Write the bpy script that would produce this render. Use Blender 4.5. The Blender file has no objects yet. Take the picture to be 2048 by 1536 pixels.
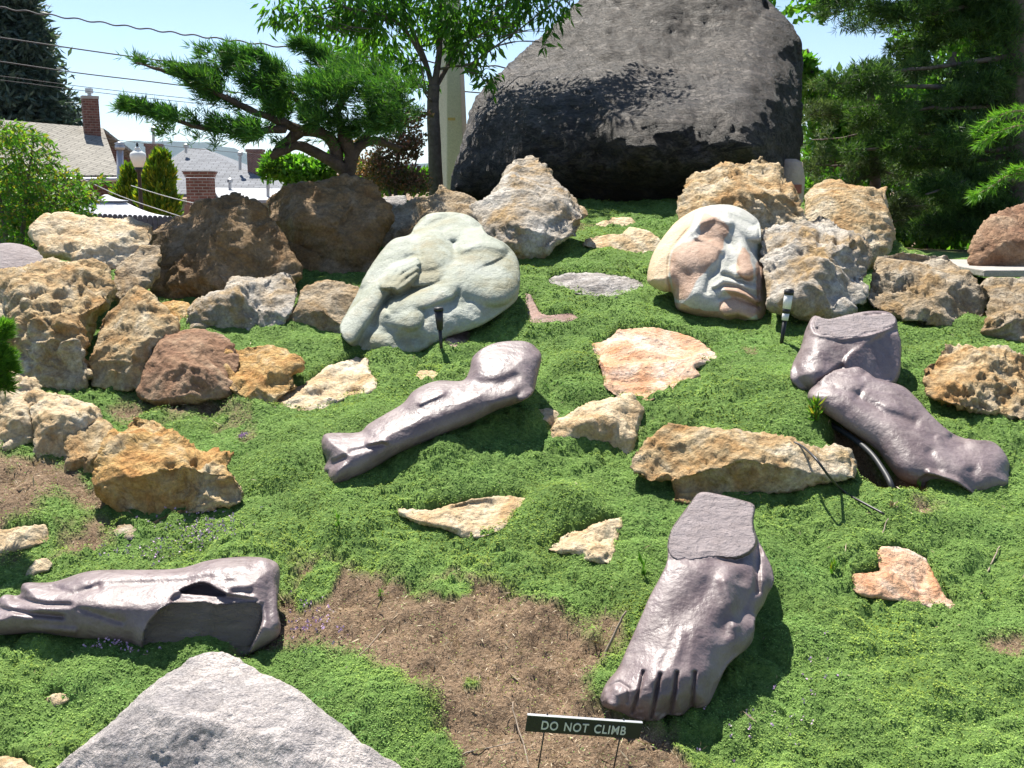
import bpy, math, random
import numpy as np
from math import radians as rad
random.seed(7)
RNG = np.random.default_rng(11)
S = bpy.context.scene
COL = S.collection
# ------------------------------------------------------------ camera, world, sun, exposure
F = 2048.0                       # focal length in photo pixels (photo is 2048 x 1536)
PITCH = rad(10.7)
CAMZ = 1.6
cam_d = bpy.data.cameras.new("camera")
cam = bpy.data.objects.new("camera", cam_d)
COL.objects.link(cam)
cam_d.sensor_width = 36.0
cam_d.lens = 36.0
cam_d.clip_start = 0.05
cam_d.clip_end = 30000.0
cam.location = (0, 0, CAMZ)
cam.rotation_euler = (math.pi / 2 - PITCH, 0, 0)
S.camera = cam

SUN_EL = rad(60)
SUN_AZ = rad(-24)                # measured from +Y towards +X (negative = to the left)
SDIR = np.array([math.sin(SUN_AZ) * math.cos(SUN_EL), math.cos(SUN_AZ) * math.cos(SUN_EL), math.sin(SUN_EL)])
world = bpy.data.worlds.new("World")
S.world = world
world.use_nodes = True
wn = world.node_tree
wn.nodes.clear()
wo = wn.nodes.new("ShaderNodeOutputWorld")
wb = wn.nodes.new("ShaderNodeBackground")
sk = wn.nodes.new("ShaderNodeTexSky")
sk.sky_type = 'NISHITA'
sk.sun_disc = False
sk.sun_elevation = SUN_EL
sk.sun_rotation = SUN_AZ
sk.altitude = 1300
sk.air_density = 1.0
sk.dust_density = 0.6
sk.ozone_density = 1.6
wb.inputs[1].default_value = 0.076
wn.links.new(sk.outputs[0], wb.inputs[0])
wn.links.new(wb.outputs[0], wo.inputs[0])
sl = bpy.data.lights.new("sun", 'SUN')
sl.energy = 5.0
sl.angle = rad(0.5)
sl.color = (1.0, 0.95, 0.86)
so = bpy.data.objects.new("sun", sl)
COL.objects.link(so)
from mathutils import Vector, Matrix
so.rotation_euler = Vector((-SDIR[0], -SDIR[1], -SDIR[2])).to_track_quat('-Z', 'Y').to_euler()
so.location = (-4, 8, 12)
S.view_settings.view_transform = 'Standard'
S.view_settings.look = 'None'
S.view_settings.exposure = 1.15
S.view_settings.gamma = 1.0
try:
    S.cycles.max_bounces = 6
    S.cycles.diffuse_bounces = 3
    S.cycles.glossy_bounces = 2
    S.cycles.transmission_bounces = 4
    S.cycles.transparent_max_bounces = 6
    S.cycles.sample_clamp_indirect = 6.0
except Exception:
    pass

# ------------------------------------------------------------ pixel <-> world
CT, ST = math.cos(PITCH), math.sin(PITCH)
def at(px, py, D):
    """photo pixel + distance along +Y -> world points (N,3)"""
    px = np.asarray(px, float); py = np.asarray(py, float); D = np.asarray(D, float)
    u = (px - 1024) / F; v = (768 - py) / F
    y = CT + v * ST; z = -ST + v * CT
    k = D / y
    return np.stack(np.broadcast_arrays(u * k, D, CAMZ + z * k), -1)
def proj(P):
    P = np.asarray(P, float)
    x, y, z = P[..., 0], P[..., 1], P[..., 2] - CAMZ
    dep = np.maximum(y * CT - z * ST, 1e-3)
    up = y * ST + z * CT
    return 1024 + F * x / dep, 768 - F * up / dep
def tana(py):
    return np.tan(PITCH + np.arctan((np.asarray(py, float) - 768) / F))
def G(py):
    """distance of the garden slope seen at a photo row"""
    return 2.28 / np.maximum(.26 + tana(py), .14)
def PX(D):
    return D / F

# ------------------------------------------------------------ noise
def _h(ix, iy, iz, s):
    n = (ix * 73856093) ^ (iy * 19349663) ^ (iz * 83492791) ^ (int(s) * 2654435 + 12345)
    n = n & 0xffffffff
    n = ((n >> 16) ^ n) * 0x45d9f3b & 0xffffffff
    n = ((n >> 16) ^ n) * 0x45d9f3b & 0xffffffff
    n = (n >> 16) ^ n
    return (n & 0xffffff) / float(0xffffff)
def vnoise(P, s=0):
    P = np.asarray(P, float)
    i = np.floor(P).astype(np.int64)
    f = P - i
    f = f * f * f * (f * (f * 6 - 15) + 10)
    r = 0
    for dx in (0, 1):
        wx = f[..., 0] if dx else 1 - f[..., 0]
        for dy in (0, 1):
            wy = f[..., 1] if dy else 1 - f[..., 1]
            for dz in (0, 1):
                wz = f[..., 2] if dz else 1 - f[..., 2]
                r = r + wx * wy * wz * _h(i[..., 0] + dx, i[..., 1] + dy, i[..., 2] + dz, s)
    return r * 2 - 1
def fbm(P, o=4, s=0, g=.5):
    a = 1; r = 0; t = 0
    P = np.asarray(P, float)
    for k in range(o):
        r = r + a * vnoise(P * (2.03 ** k) + 7.3 * k, s + k); t += a; a *= g
    return r / t
def ridged(P, o=4, s=0, g=.55):
    a = 1; r = 0; t = 0
    for k in range(o):
        n = 1 - np.abs(vnoise(P * (2.1 ** k) + 3.1 * k, s + k))
        r = r + a * n * n; t += a; a *= g
    return r / t
def voro(P, s=0):
    P = np.asarray(P, float)
    i = np.floor(P).astype(np.int64)
    f1 = np.full(P.shape[:-1], 9.0); f2 = f1.copy(); cid = np.zeros(P.shape[:-1])
    for dx in (-1, 0, 1):
        for dy in (-1, 0, 1):
            for dz in (-1, 0, 1):
                c = i + np.array([dx, dy, dz])
                q = np.stack([c[..., 0] + _h(c[..., 0], c[..., 1], c[..., 2], s + 1),
                              c[..., 1] + _h(c[..., 0], c[..., 1], c[..., 2], s + 2),
                              c[..., 2] + _h(c[..., 0], c[..., 1], c[..., 2], s + 3)], -1)
                d = np.sqrt(((q - P) ** 2).sum(-1))
                hh = _h(c[..., 0], c[..., 1], c[..., 2], s + 4)
                new = d < f1
                f2 = np.where(new, f1, np.minimum(f2, d))
                cid = np.where(new, hh, cid)
                f1 = np.where(new, d, f1)
    return f1, f2, cid

# ------------------------------------------------------------ mesh helpers
def mesh_np(name, V, Fc, mat=None, smooth=True, attrs=None):
    me = bpy.data.meshes.new(name)
    V = np.asarray(V, np.float32); Fc = np.asarray(Fc, np.int32)
    n = Fc.shape[1]
    me.vertices.add(len(V)); me.vertices.foreach_set("co", V.ravel())
    me.loops.add(Fc.size); me.loops.foreach_set("vertex_index", Fc.ravel())
    me.polygons.add(len(Fc)); me.polygons.foreach_set("loop_start", np.arange(0, Fc.size, n, dtype=np.int32))
    try:
        me.polygons.foreach_set("loop_total", np.full(len(Fc), n, np.int32))
    except Exception:
        pass
    me.polygons.foreach_set("use_smooth", np.full(len(Fc), bool(smooth)))
    if attrs:
        for k, a in attrs.items():
            at_ = me.attributes.new(k, 'FLOAT', 'POINT')
            at_.data.foreach_set("value", np.asarray(a, np.float32))
    me.update(calc_edges=True)
    me.validate()
    if mat: me.materials.append(mat)
    return me
def link(name, me, parent=None, loc=None):
    o = bpy.data.objects.new(name, me)
    COL.objects.link(o)
    if parent: o.parent = parent
    if loc is not None: o.location = loc
    return o
def tag(o, label=None, cat=None, group=None, kind=None):
    if label: o["label"] = label
    if cat: o["category"] = cat
    if group: o["group"] = group
    if kind: o["kind"] = kind
    return o
def empty(name, loc, label=None, cat=None, group=None):
    o = bpy.data.objects.new(name, None)
    COL.objects.link(o); o.location = loc; o.empty_display_size = .1
    tag(o, label, cat, group)
    return o
class MB:
    def __init__(s): s.v = []; s.f = []; s.n = 0
    def add(s, V, Fq):
        V = np.asarray(V, float).reshape(-1, 3)
        for f in Fq: s.f.append(tuple(int(i) + s.n for i in f))
        s.v.append(V); s.n += len(V)
    def box(s, c, d, R=None):
        c = np.array(c, float); d = np.array(d, float) / 2
        V = np.array([[x, y, z] for x in (-1, 1) for y in (-1, 1) for z in (-1, 1)], float) * d
        if R is not None: V = V @ np.array(R).T
        s.add(V + c, [(0, 1, 3, 2), (4, 6, 7, 5), (0, 4, 5, 1), (2, 3, 7, 6), (0, 2, 6, 4), (1, 5, 7, 3)])
    def tube(s, pts, r, k=8, cap=True):
        pts = np.asarray(pts, float); n = len(pts)
        r = np.full(n, r, float) if np.isscalar(r) else np.asarray(r, float)
        T = np.gradient(pts, axis=0); T /= np.linalg.norm(T, axis=1)[:, None] + 1e-9
        ref = np.array([0, 0, 1.]) if abs(T[0][2]) < .9 else np.array([1., 0, 0])
        V = []
        N = np.cross(T[0], ref); N /= np.linalg.norm(N)
        for i in range(n):
            N = N - T[i] * N.dot(T[i]); N /= np.linalg.norm(N) + 1e-9
            B = np.cross(T[i], N)
            a = np.arange(k) * 2 * math.pi / k
            V.append(pts[i] + r[i] * (np.cos(a)[:, None] * N + np.sin(a)[:, None] * B))
        Fq = [(i * k + j, i * k + (j + 1) % k, (i + 1) * k + (j + 1) % k, (i + 1) * k + j) for i in range(n - 1) for j in range(k)]
        if cap:
            Fq.append(tuple(range(k))[::-1]); Fq.append(tuple((n - 1) * k + j for j in range(k)))
        s.add(np.concatenate(V), Fq)
    def lathe(s, base, prof, k=16):
        base = np.array(base, float); a = np.arange(k) * 2 * math.pi / k
        V = np.concatenate([np.stack([r * np.cos(a), r * np.sin(a), np.full(k, z)], 1) for r, z in prof]) + base
        n = len(prof)
        Fq = [(i * k + j, i * k + (j + 1) % k, (i + 1) * k + (j + 1) % k, (i + 1) * k + j) for i in range(n - 1) for j in range(k)]
        Fq.append(tuple(range(k))[::-1]); Fq.append(tuple((n - 1) * k + j for j in range(k)))
        s.add(V, Fq)
    def build(s, name, mat, parent=None, smooth=False, bevel=0, bump=0):
        me = bpy.data.meshes.new(name)
        V = np.concatenate(s.v)
        if bump:
            V = V + np.stack([vnoise(V / (bump * 6), 3 + q) for q in range(3)], -1) * bump
        off = np.zeros(3)
        if parent is not None: off = np.array(parent.matrix_basis.translation)
        me.from_pydata((V - off).tolist(), [], s.f); me.update()
        me.polygons.foreach_set("use_smooth", np.full(len(me.polygons), bool(smooth)))
        me.materials.append(mat)
        o = link(name, me, parent)
        if bevel:
            m = o.modifiers.new("b", 'BEVEL'); m.width = bevel; m.segments = 2; m.limit_method = 'ANGLE'
        return o

# ------------------------------------------------------------ materials
def newmat(name):
    m = bpy.data.materials.new(name); m.use_nodes = True
    m.node_tree.nodes.clear()
    return m, m.node_tree
class NT:
    def __init__(s, nt): s.nt = nt
    def n(s, t, **kw):
        nd = s.nt.nodes.new(t)
        for k, v in kw.items():
            if k.startswith('i_'):
                nd.inputs[k[2:].replace('_', ' ')].default_value = v
            else: setattr(nd, k, v)
        return nd
    def l(s, a, b): s.nt.links.new(a, b)
    def coord(s, scale=(1, 1, 1), kind='Object'):
        tc = s.n('ShaderNodeTexCoord'); mp = s.n('ShaderNodeMapping')
        mp.inputs['Scale'].default_value = scale
        s.l(tc.outputs[kind], mp.inputs['Vector']); return mp.outputs[0]
    def noise(s, v, sc, det=6, rough=.6, dist=0):
        nd = s.n('ShaderNodeTexNoise'); nd.inputs['Scale'].default_value = sc
        nd.inputs['Detail'].default_value = det; nd.inputs['Roughness'].default_value = rough
        nd.inputs['Distortion'].default_value = dist
        s.l(v, nd.inputs['Vector']); return nd.outputs['Fac']
    def voro(s, v, sc, feat='F1'):
        nd = s.n('ShaderNodeTexVoronoi'); nd.feature = feat; nd.inputs['Scale'].default_value = sc
        s.l(v, nd.inputs['Vector']); return nd.outputs['Distance']
    def ramp(s, f, stops, interp='LINEAR'):
        nd = s.n('ShaderNodeValToRGB'); cr = nd.color_ramp; cr.interpolation = interp
        while len(cr.elements) < len(stops): cr.elements.new(.5)
        for e, (p, c) in zip(cr.elements, stops):
            e.position = p; e.color = (c[0], c[1], c[2], 1) if not np.isscalar(c) else (c, c, c, 1)
        s.l(f, nd.inputs[0]); return nd.outputs[0]
    def mix(s, f, a, b, mode='MIX'):
        nd = s.n('ShaderNodeMix'); nd.data_type = 'RGBA'; nd.blend_type = mode
        for sock, val in ((nd.inputs[0], f), (nd.inputs[6], a), (nd.inputs[7], b)):
            if hasattr(val, 'is_linked'): s.l(val, sock)
            elif np.isscalar(val): sock.default_value = val
            else: sock.default_value = (val[0], val[1], val[2], 1)
        return nd.outputs[2]
    def math(s, op, a, b=0.0):
        nd = s.n('ShaderNodeMath'); nd.operation = op
        for sock, val in ((nd.inputs[0], a), (nd.inputs[1], b)):
            if hasattr(val, 'is_linked'): s.l(val, sock)
            else: sock.default_value = val
        return nd.outputs[0]
    def bump(s, hgt, dist, strength=1.0, nrm=None):
        nd = s.n('ShaderNodeBump'); nd.inputs['Distance'].default_value = dist
        nd.inputs['Strength'].default_value = strength
        s.l(hgt, nd.inputs['Height'])
        if nrm is not None: s.l(nrm, nd.inputs['Normal'])
        return nd.outputs[0]
    def attr(s, name):
        nd = s.n('ShaderNodeAttribute'); nd.attribute_name = name; return nd.outputs['Fac']
    def out(s, color, rough=.8, nrm=None, spec=.5, metal=0, coat=0, crough=.1, extra=None):
        p = s.n('ShaderNodeBsdfPrincipled')
        for key, val in (('Base Color', color), ('Roughness', rough)):
            if hasattr(val, 'is_linked'): s.l(val, p.inputs[key])
            elif np.isscalar(val): p.inputs[key].default_value = val
            else: p.inputs[key].default_value = (val[0], val[1], val[2], 1)
        p.inputs['Specular IOR Level'].default_value = spec
        p.inputs['Metallic'].default_value = metal
        p.inputs['Coat Weight'].default_value = coat
        p.inputs['Coat Roughness'].default_value = crough
        if nrm is not None:
            s.l(nrm, p.inputs['Normal'])
        o = s.n('ShaderNodeOutputMaterial')
        s.l(p.outputs[0], o.inputs[0]); return p

def rock_mat(name, c1, c2, c3, dark, sc=3.0, bumpd=.02, stretch=(1, 1, 1), rough=.85, fine=60, speck=.35, darkamt=.5, bias=.5):
    """patches of c1/c2/c3 stone, dark lichen-like stain, grain"""
    m, nt = newmat(name); N = NT(nt)
    v = N.coord(stretch)
    a = N.noise(v, sc, 8, .62, .6)
    base = N.ramp(a, [(bias - .14, c1), (bias, c2), (bias + .13, c3)])
    b = N.noise(v, sc * 3.1, 8, .7, .3)
    st = N.ramp(b, [(.44, 0.0), (.62, 1.0)])
    stf = N.math('MULTIPLY', st, darkamt)
    base = N.mix(stf, base, dark)
    g = N.noise(v, fine, 4, .7)
    gr = N.ramp(g, [(.3, 1 - speck), (.7, 1 + speck * .6)])
    base = N.mix(1.0, base, gr, 'MULTIPLY')
    h1 = N.noise(v, sc * 5, 10, .68, .4)
    h2 = N.voro(v, sc * 9)
    h3 = N.noise(v, fine * 1.3, 3, .6)
    hh = N.math('ADD', h1, N.math('MULTIPLY', h2, .25))
    hh = N.math('ADD', hh, N.math('MULTIPLY', h3, .16))
    nr = N.bump(hh, bumpd * 1.35, 1.0)
    N.out(base, rough, nr, .3)
    return m

M = {}
M['ochre'] = rock_mat('ochre stone', (.48, .27, .10), (.54, .40, .22), (.66, .57, .42), (.20, .11, .04), 4, .03)
M['orange'] = rock_mat('orange stone', (.50, .25, .07), (.60, .39, .15), (.70, .58, .37), (.30, .12, .03), 4, .035, darkamt=.4)
M['cream'] = rock_mat('cream stone', (.48, .32, .16), (.60, .48, .31), (.68, .60, .46), (.30, .17, .07), 4, .02, darkamt=.35)
M['greyrock'] = rock_mat('grey weathered stone', (.36, .23, .10), (.42, .33, .22), (.52, .45, .35), (.14, .10, .06), 4, .03, darkamt=.55)
M['greywhite'] = rock_mat('grey white stone', (.44, .29, .13), (.47, .41, .33), (.60, .56, .50), (.12, .09, .06), 3.4, .03, darkamt=.45)
M['redrock'] = rock_mat('red brown stone', (.25, .125, .065), (.32, .19, .11), (.40, .28, .18), (.15, .08, .05), 4, .02, darkamt=.4)
M['brownrock'] = rock_mat('brown lichen stone', (.24, .13, .05), (.30, .19, .09), (.36, .26, .16), (.10, .07, .04), 4, .025)
M['pinkrock'] = rock_mat('pink flat stone', (.60, .30, .15), (.62, .42, .28), (.68, .56, .46), (.42, .18, .09), 5, .015, darkamt=.4)
M['greypink'] = rock_mat('grey pink granite', (.30, .275, .275), (.50, .455, .435), (.70, .62, .57), (.17, .155, .16), 2.6, .03, darkamt=.5, fine=120, bias=.47, speck=.5)
M['flatgrey'] = rock_mat('pale grey slate', (.30, .27, .25), (.42, .39, .37), (.52, .50, .48), (.14, .12, .10), 4, .02, (1, 1, 3), darkamt=.5)
M['mauve'] = rock_mat('mauve shard', (.26, .16, .13), (.32, .22, .19), (.38, .29, .26), (.18, .1, .08), 4, .01)
def boulder_mat():
    m, nt = newmat('dark quartzite boulder'); N = NT(nt)
    v = N.coord((1, 1, 1)); vs = N.coord((.8, .8, 1.35))
    a = N.noise(v, 1.1, 8, .6, .5)
    base = N.ramp(a, [(.35, (.048, .031, .018)), (.5, (.062, .046, .034)), (.65, (.092, .074, .062))])
    b = N.noise(vs, 5, 9, .7, .4)
    base = N.mix(N.math('MULTIPLY', N.ramp(b, [(.45, 0.0), (.62, 1.0)]), .55), base, (.055, .045, .035))
    z = N.n('ShaderNodeSeparateXYZ'); N.l(v, z.inputs[0])
    g = N.noise(v, 45, 4, .7)
    base = N.mix(1.0, base, N.ramp(g, [(.3, .7), (.7, 1.25)]), 'MULTIPLY')
    h = N.math('ADD', N.noise(vs, 4.5, 12, .72, 1.6), N.math('MULTIPLY', N.voro(N.coord((.6, .6, 1.8)), 6), .3))
    cv = N.coord((.8, .8, 2.0)); cn = N.noise(cv, 2.6, 9, .66, 1.4)
    ck = N.ramp(cn, [(.0, 1.0), (.468, 1.0), (.492, .0), (.508, .0), (.53, 1.0), (1.0, 1.0)])
    cn2 = N.noise(N.coord((1.3, 1.3, 2.6)), 5.2, 8, .7, 2.0)
    ck2 = N.ramp(cn2, [(.0, 1.0), (.475, 1.0), (.495, .25), (.505, .25), (.525, 1.0), (1.0, 1.0)])
    ckm = N.mix(1.0, ck, ck2, 'MULTIPLY')
    base = N.mix(ckm, (.018, .013, .010), base)
    h = N.math('ADD', h, N.math('MULTIPLY', ckm, .5))
    nr = N.bump(h, .06, 1.0)
    N.out(base, N.ramp(b, [(.3, .50), (.6, .68)]), nr, .36)
    return m
M['boulder'] = boulder_mat()
def purple_mat():
    m, nt = newmat('polished purple quartzite'); N = NT(nt)
    v = N.coord((1, 1, 1))
    a = N.noise(v, 5, 7, .6, .4)
    base = N.ramp(a, [(.3, (.115, .080, .080)), (.5, (.165, .122, .124)), (.7, (.225, .175, .177))])
    g = N.noise(v, 130, 3, .7)
    base = N.mix(1.0, base, N.ramp(g, [(.3, .86), (.7, 1.12)]), 'MULTIPLY')
    h = N.math('ADD', N.noise(v, 13, 4, .5, .2), N.math('MULTIPLY', N.noise(v, 60, 3, .6), .20))
    nr = N.bump(h, .011, 1.0)
    # 'paint' = 1 on raw broken faces: paler, rough
    p = N.attr('paint')
    h2 = N.math('ADD', N.noise(N.coord((1, 1, 2.2)), 18, 9, .7, .8), N.math('MULTIPLY', N.noise(v, 60, 3, .6), .25))
    base = N.mix(p, base, (.27, .225, .225))
    cp = N.attr('cap'); base = N.mix(cp, base, (.19, .15, .12))
    dn = N.noise(v, 9, 6, .7, .8); base = N.mix(N.math('MULTIPLY', N.ramp(dn, [(.48, 0.0), (.64, 1.0)]), .45), base, (.24, .195, .185))
    rg = N.math('ADD', N.math('MULTIPLY', p, .28), N.ramp(dn, [(.35, .42), (.6, .60)]))
    nr = N.bump(N.math('MULTIPLY', h2, p), .03, 1.0, nr)
    pr = N.out(base, rg, nr, .65)
    return m
M['purple'] = purple_mat()
def raw_mat():
    m, nt = newmat('torso limestone'); N = NT(nt)
    v = N.coord((1, 1, 1))
    a = N.noise(v, 3.2, 7, .6, .5)
    base = N.ramp(a, [(.36, (.24, .23, .15)), (.48, (.29, .31, .25)), (.64, (.38, .40, .35))])
    b = N.noise(v, 5.5, 6, .6, .3)
    base = N.mix(N.math('MULTIPLY', N.ramp(b, [(.54, 0.0), (.68, 1.0)]), .3), base, (.28, .20, .09))
    g = N.noise(v, 80, 4, .7)
    base = N.mix(1.0, base, N.ramp(g, [(.3, .82), (.7, 1.12)]), 'MULTIPLY')
    h = N.math('ADD', N.noise(v, 14, 8, .62, .3), N.math('MULTIPLY', N.noise(v, 90, 3, .6), .2))
    N.out(base, .72, N.bump(h, .014), .35)
    return m
M['torso'] = raw_mat()
def face_mat():
    m, nt = newmat('layered face sandstone'); N = NT(nt)
    v = N.coord((1, 1, 1))
    p = N.attr('paint'); c = N.attr('cap')
    a = N.noise(v, 9, 6, .6, .3)
    grey = N.ramp(a, [(.35, (.36, .365, .32)), (.6, (.47, .46, .42))])
    redc = N.ramp(a, [(.35, (.34, .21, .14)), (.6, (.48, .33, .24))])
    base = N.mix(p, grey, redc)
    base = N.mix(c, base, N.ramp(a, [(.3, (.50, .36, .21)), (.7, (.56, .45, .31))]))
    g = N.noise(v, 110, 4, .7)
    base = N.mix(1.0, base, N.ramp(g, [(.3, .85), (.7, 1.12)]), 'MULTIPLY')
    h = N.math('ADD', N.noise(v, 30, 7, .62, .3), N.math('MULTIPLY', N.noise(v, 120, 3, .6), .3))
    N.out(base, .7, N.bump(h, .008), .35)
    return m
M['face'] = face_mat()

def leaf_mat(name, ca, cb, cc=None, trans=.45, rough=.55, sc=3.0, spec=.4):
    m, nt = newmat(name); N = NT(nt)
    geo = N.n('ShaderNodeNewGeometry')
    r = geo.outputs['Random Per Island']
    col = N.ramp(r, [(0, ca), (.6, cb), (1, cc or cb)])
    nz = N.noise(N.coord(), sc, 3, .6)
    col = N.mix(1.0, col, N.ramp(nz, [(.3, .65), (.7, 1.3)]), 'MULTIPLY')
    if name.startswith('thyme'):
        n9 = N.noise(N.coord(), 1.7, 6, .65)
        col = N.mix(1.0, col, N.ramp(n9, [(.36, (.72, .92, 1.1)), (.5, (1, 1, 1)), (.66, (1.28, 1.08, .72))]), 'MULTIPLY')
    p = N.n('ShaderNodeBsdfPrincipled'); p.inputs['Roughness'].default_value = rough
    p.inputs['Specular IOR Level'].default_value = spec
    N.l(col, p.inputs['Base Color'])
    t = N.n('ShaderNodeBsdfTranslucent')
    tcol = N.mix(1.0, col, (1.25, 1.35, .6), 'MULTIPLY')
    N.l(tcol, t.inputs[0])
    ms = N.n('ShaderNodeMixShader'); ms.inputs[0].default_value = trans
    N.l(p.outputs[0], ms.inputs[1]); N.l(t.outputs[0], ms.inputs[2])
    o = N.n('ShaderNodeOutputMaterial'); N.l(ms.outputs[0], o.inputs[0])
    return m
M['ashleaf'] = leaf_mat('ash leaf', (.045, .13, .015), (.08, .21, .025), (.15, .31, .04), .55)
M['juniper'] = leaf_mat('juniper foliage', (.025, .085, .018), (.06, .17, .028), (.14, .28, .045), .4)
M['pine'] = leaf_mat('pine needles', (.03, .075, .022), (.06, .13, .035), (.13, .22, .06), .4)
M['spruce'] = leaf_mat('spruce needles', (.025, .05, .04), (.05, .09, .07), (.10, .15, .12), .25)
M['brightleaf'] = leaf_mat('bright leaf', (.05, .15, .015), (.09, .24, .03), (.18, .34, .04), .55)
M['sumac'] = leaf_mat('shrub leaf', (.06, .17, .02), (.13, .28, .035), (.30, .24, .04), .5)
M['barberry'] = leaf_mat('barberry leaf', (.09, .10, .04), (.20, .13, .08), (.48, .20, .16), .4)
M['arbor'] = leaf_mat('arborvitae foliage', (.06, .15, .01), (.14, .25, .015), (.42, .42, .03), .35)
M['thyme'] = leaf_mat('thyme leaf', (.125, .215, .046), (.215, .34, .078), (.335, .455, .14), .25, .7, 5, .08)
M['pinebright'] = leaf_mat('young pine needles', (.06, .17, .02), (.12, .28, .03), (.20, .38, .05), .45)
def plain(name, c, rough=.7, spec=.4, metal=0, var=.15, sc=8, bumpd=0.0, fine=0):
    m, nt = newmat(name); N = NT(nt)
    v = N.coord()
    nz = N.noise(v, sc, 6, .65)
    col = N.mix(1.0, c, N.ramp(nz, [(.3, 1 - var), (.7, 1 + var)]), 'MULTIPLY')
    nr = N.bump(N.noise(v, fine or sc * 4, 6, .65), bumpd) if bumpd else None
    N.out(col, rough, nr, spec, metal)
    return m
M['bark'] = plain('grey bark', (.13, .105, .09), .9, .2, 0, .4, 14, .02, 40)
M['junbark'] = plain('juniper bark', (.10, .072, .055), .9, .2, 0, .45, 12, .03, 30)
M['black'] = plain('black plastic', (.018, .018, .02), .45, .5)
M['hose'] = plain('black rubber hose', (.02, .022, .025), .5, .35)
M['white'] = plain('white plastic', (.72, .72, .70), .4, .5, 0, .05)
M['straw'] = leaf_mat('dry stalk', (.24, .17, .10), (.40, .30, .18), (.66, .55, .38), .1)
M['twig'] = plain('weathered twig', (.30, .24, .18), .8, .3, 0, .3, 40)
M['flower'] = plain('thyme flower', (.50, .34, .52), .7, .3)
M['obelisk'] = plain('speckled concrete', (.66, .60, .52), .85, .3, 0, .14, 60, .006, 90)
M['plaster'] = plain('pink plaster', (.50, .38, .30), .85, .3, 0, .12, 12, .02, 30)
M['canvas'] = plain('white canvas', (.44, .45, .48), .8, .2, 0, .04)
M['fence'] = plain('dark grey timber', (.10, .10, .12), .8, .3, 0, .25, 20)
M['slab'] = plain('grey concrete slab', (.36, .33, .30), .85, .3, 0, .15, 10, .01)
M['metal'] = plain('galvanised metal', (.45, .45, .46), .4, .5, .6, .1)
M['wire'] = plain('cable sheath', (.06, .06, .07), .6, .3)
M['cwall'] = plain('cream render', (.45, .48, .42), .85)
M['glass'] = plain('frosted lamp glass', (.80, .80, .74), .25, .5, 0, .03)
def shingle(name, c, sx, sz):
    m, nt = newmat(name); N = NT(nt)
    v = N.coord()
    br = N.n('ShaderNodeTexBrick'); N.l(v, br.inputs['Vector'])
    br.inputs['Scale'].default_value = 1
    br.inputs['Brick Width'].default_value = sx; br.inputs['Row Height'].default_value = sz
    br.inputs['Mortar Size'].default_value = sz * .08
    br.inputs['Color1'].default_value = (*c, 1); br.inputs['Color2'].default_value = (*[x * .8 for x in c], 1)
    br.inputs['Mortar'].default_value = (*[x * .45 for x in c], 1)
    nz = N.noise(v, 3, 6, .6)
    col = N.mix(1.0, br.outputs[0], N.ramp(nz, [(.3, .85), (.7, 1.1)]), 'MULTIPLY')
    N.out(col, .9, N.bump(br.outputs['Fac'], -.02), .2)
    return m
M['roof_tan'] = shingle('tan shingles', (.31, .29, .25), .5, .16)
M['roof_grey'] = shingle('grey shingles', (.25, .26, .28), .5, .16)
def brick(name, c, mortar=(.35, .32, .28), axis='x', sc=1.0):
    m, nt = newmat(name); N = NT(nt)
    tc = N.n('ShaderNodeTexCoord'); sp = N.n('ShaderNodeSeparateXYZ'); cb = N.n('ShaderNodeCombineXYZ')
    N.l(tc.outputs['Object'], sp.inputs[0])
    s_ = N.math('ADD', sp.outputs[0], sp.outputs[1])
    N.l(s_, cb.inputs[0]); N.l(sp.outputs[2], cb.inputs[1])
    br = N.n('ShaderNodeTexBrick'); N.l(cb.outputs[0], br.inputs['Vector'])
    br.inputs['Scale'].default_value = 1
    br.inputs['Brick Width'].default_value = .24 * sc; br.inputs['Row Height'].default_value = .085 * sc
    br.inputs['Mortar Size'].default_value = .012 * sc
    br.inputs['Color1'].default_value = (*c, 1); br.inputs['Color2'].default_value = (*[x * .65 for x in c], 1)
    br.inputs['Mortar'].default_value = (*mortar, 1)
    nz = N.noise(cb.outputs[0], 5, 6, .6)
    col = N.mix(1.0, br.outputs[0], N.ramp(nz, [(.3, .7), (.7, 1.2)]), 'MULTIPLY')
    N.out(col, .9, N.bump(br.outputs['Fac'], -.01), .2)
    return m
M['brick'] = brick('brown brick', (.20, .09, .07), (.24, .18, .15))
M['brick2'] = brick('red brick', (.30, .13, .10), (.40, .34, .30), sc=.5)
M['redbrick'] = plain('terracotta brick', (.36, .12, .08), .9)

# ------------------------------------------------------------ ground
YT = np.array([-40, 0, 1.7, 2.1, 2.6, 4, 6, 8.0, 8.5, 9.2, 11, 13, 17, 24, 60, 4000, 20000.])
ZT = np.array([-.25, -.25, -.23, -.12, 0, .364, .884, 1.40, 1.47, 1.50, 1.3, .6, -.6, -1, -1, -1, -1.])
def capx(X):
    X = np.asarray(X, float)
    t = np.clip((X + 2.2) / 1.0, 0, 1) * np.clip((3.1 - X) / .8, 0, 1)
    t = t * t * (3 - 2 * t)
    return .98 + .55 * t
BUMPS = [(1460, 815, .46, .12), (1165, 765, .2, .09), (900, 955, .26, .085), (1130, 1035, .15, .08), (1640, 800, .2, .07), (1020, 830, .3, .05), (640, 900, .4, .05),
         (1730, 905, .15, -.20), (1778, 955, .12, -.16), (1690, 855, .09, -.10), (330, 780, .3, -.03), (830, 1440, .3, .03), (540, 740, .3, .03), (1950, 860, .4, .04), (1420, 1250, .3, -.02)]
BW = [(at(a, b, G(b)), r, h) for a, b, r, h in BUMPS]
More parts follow.
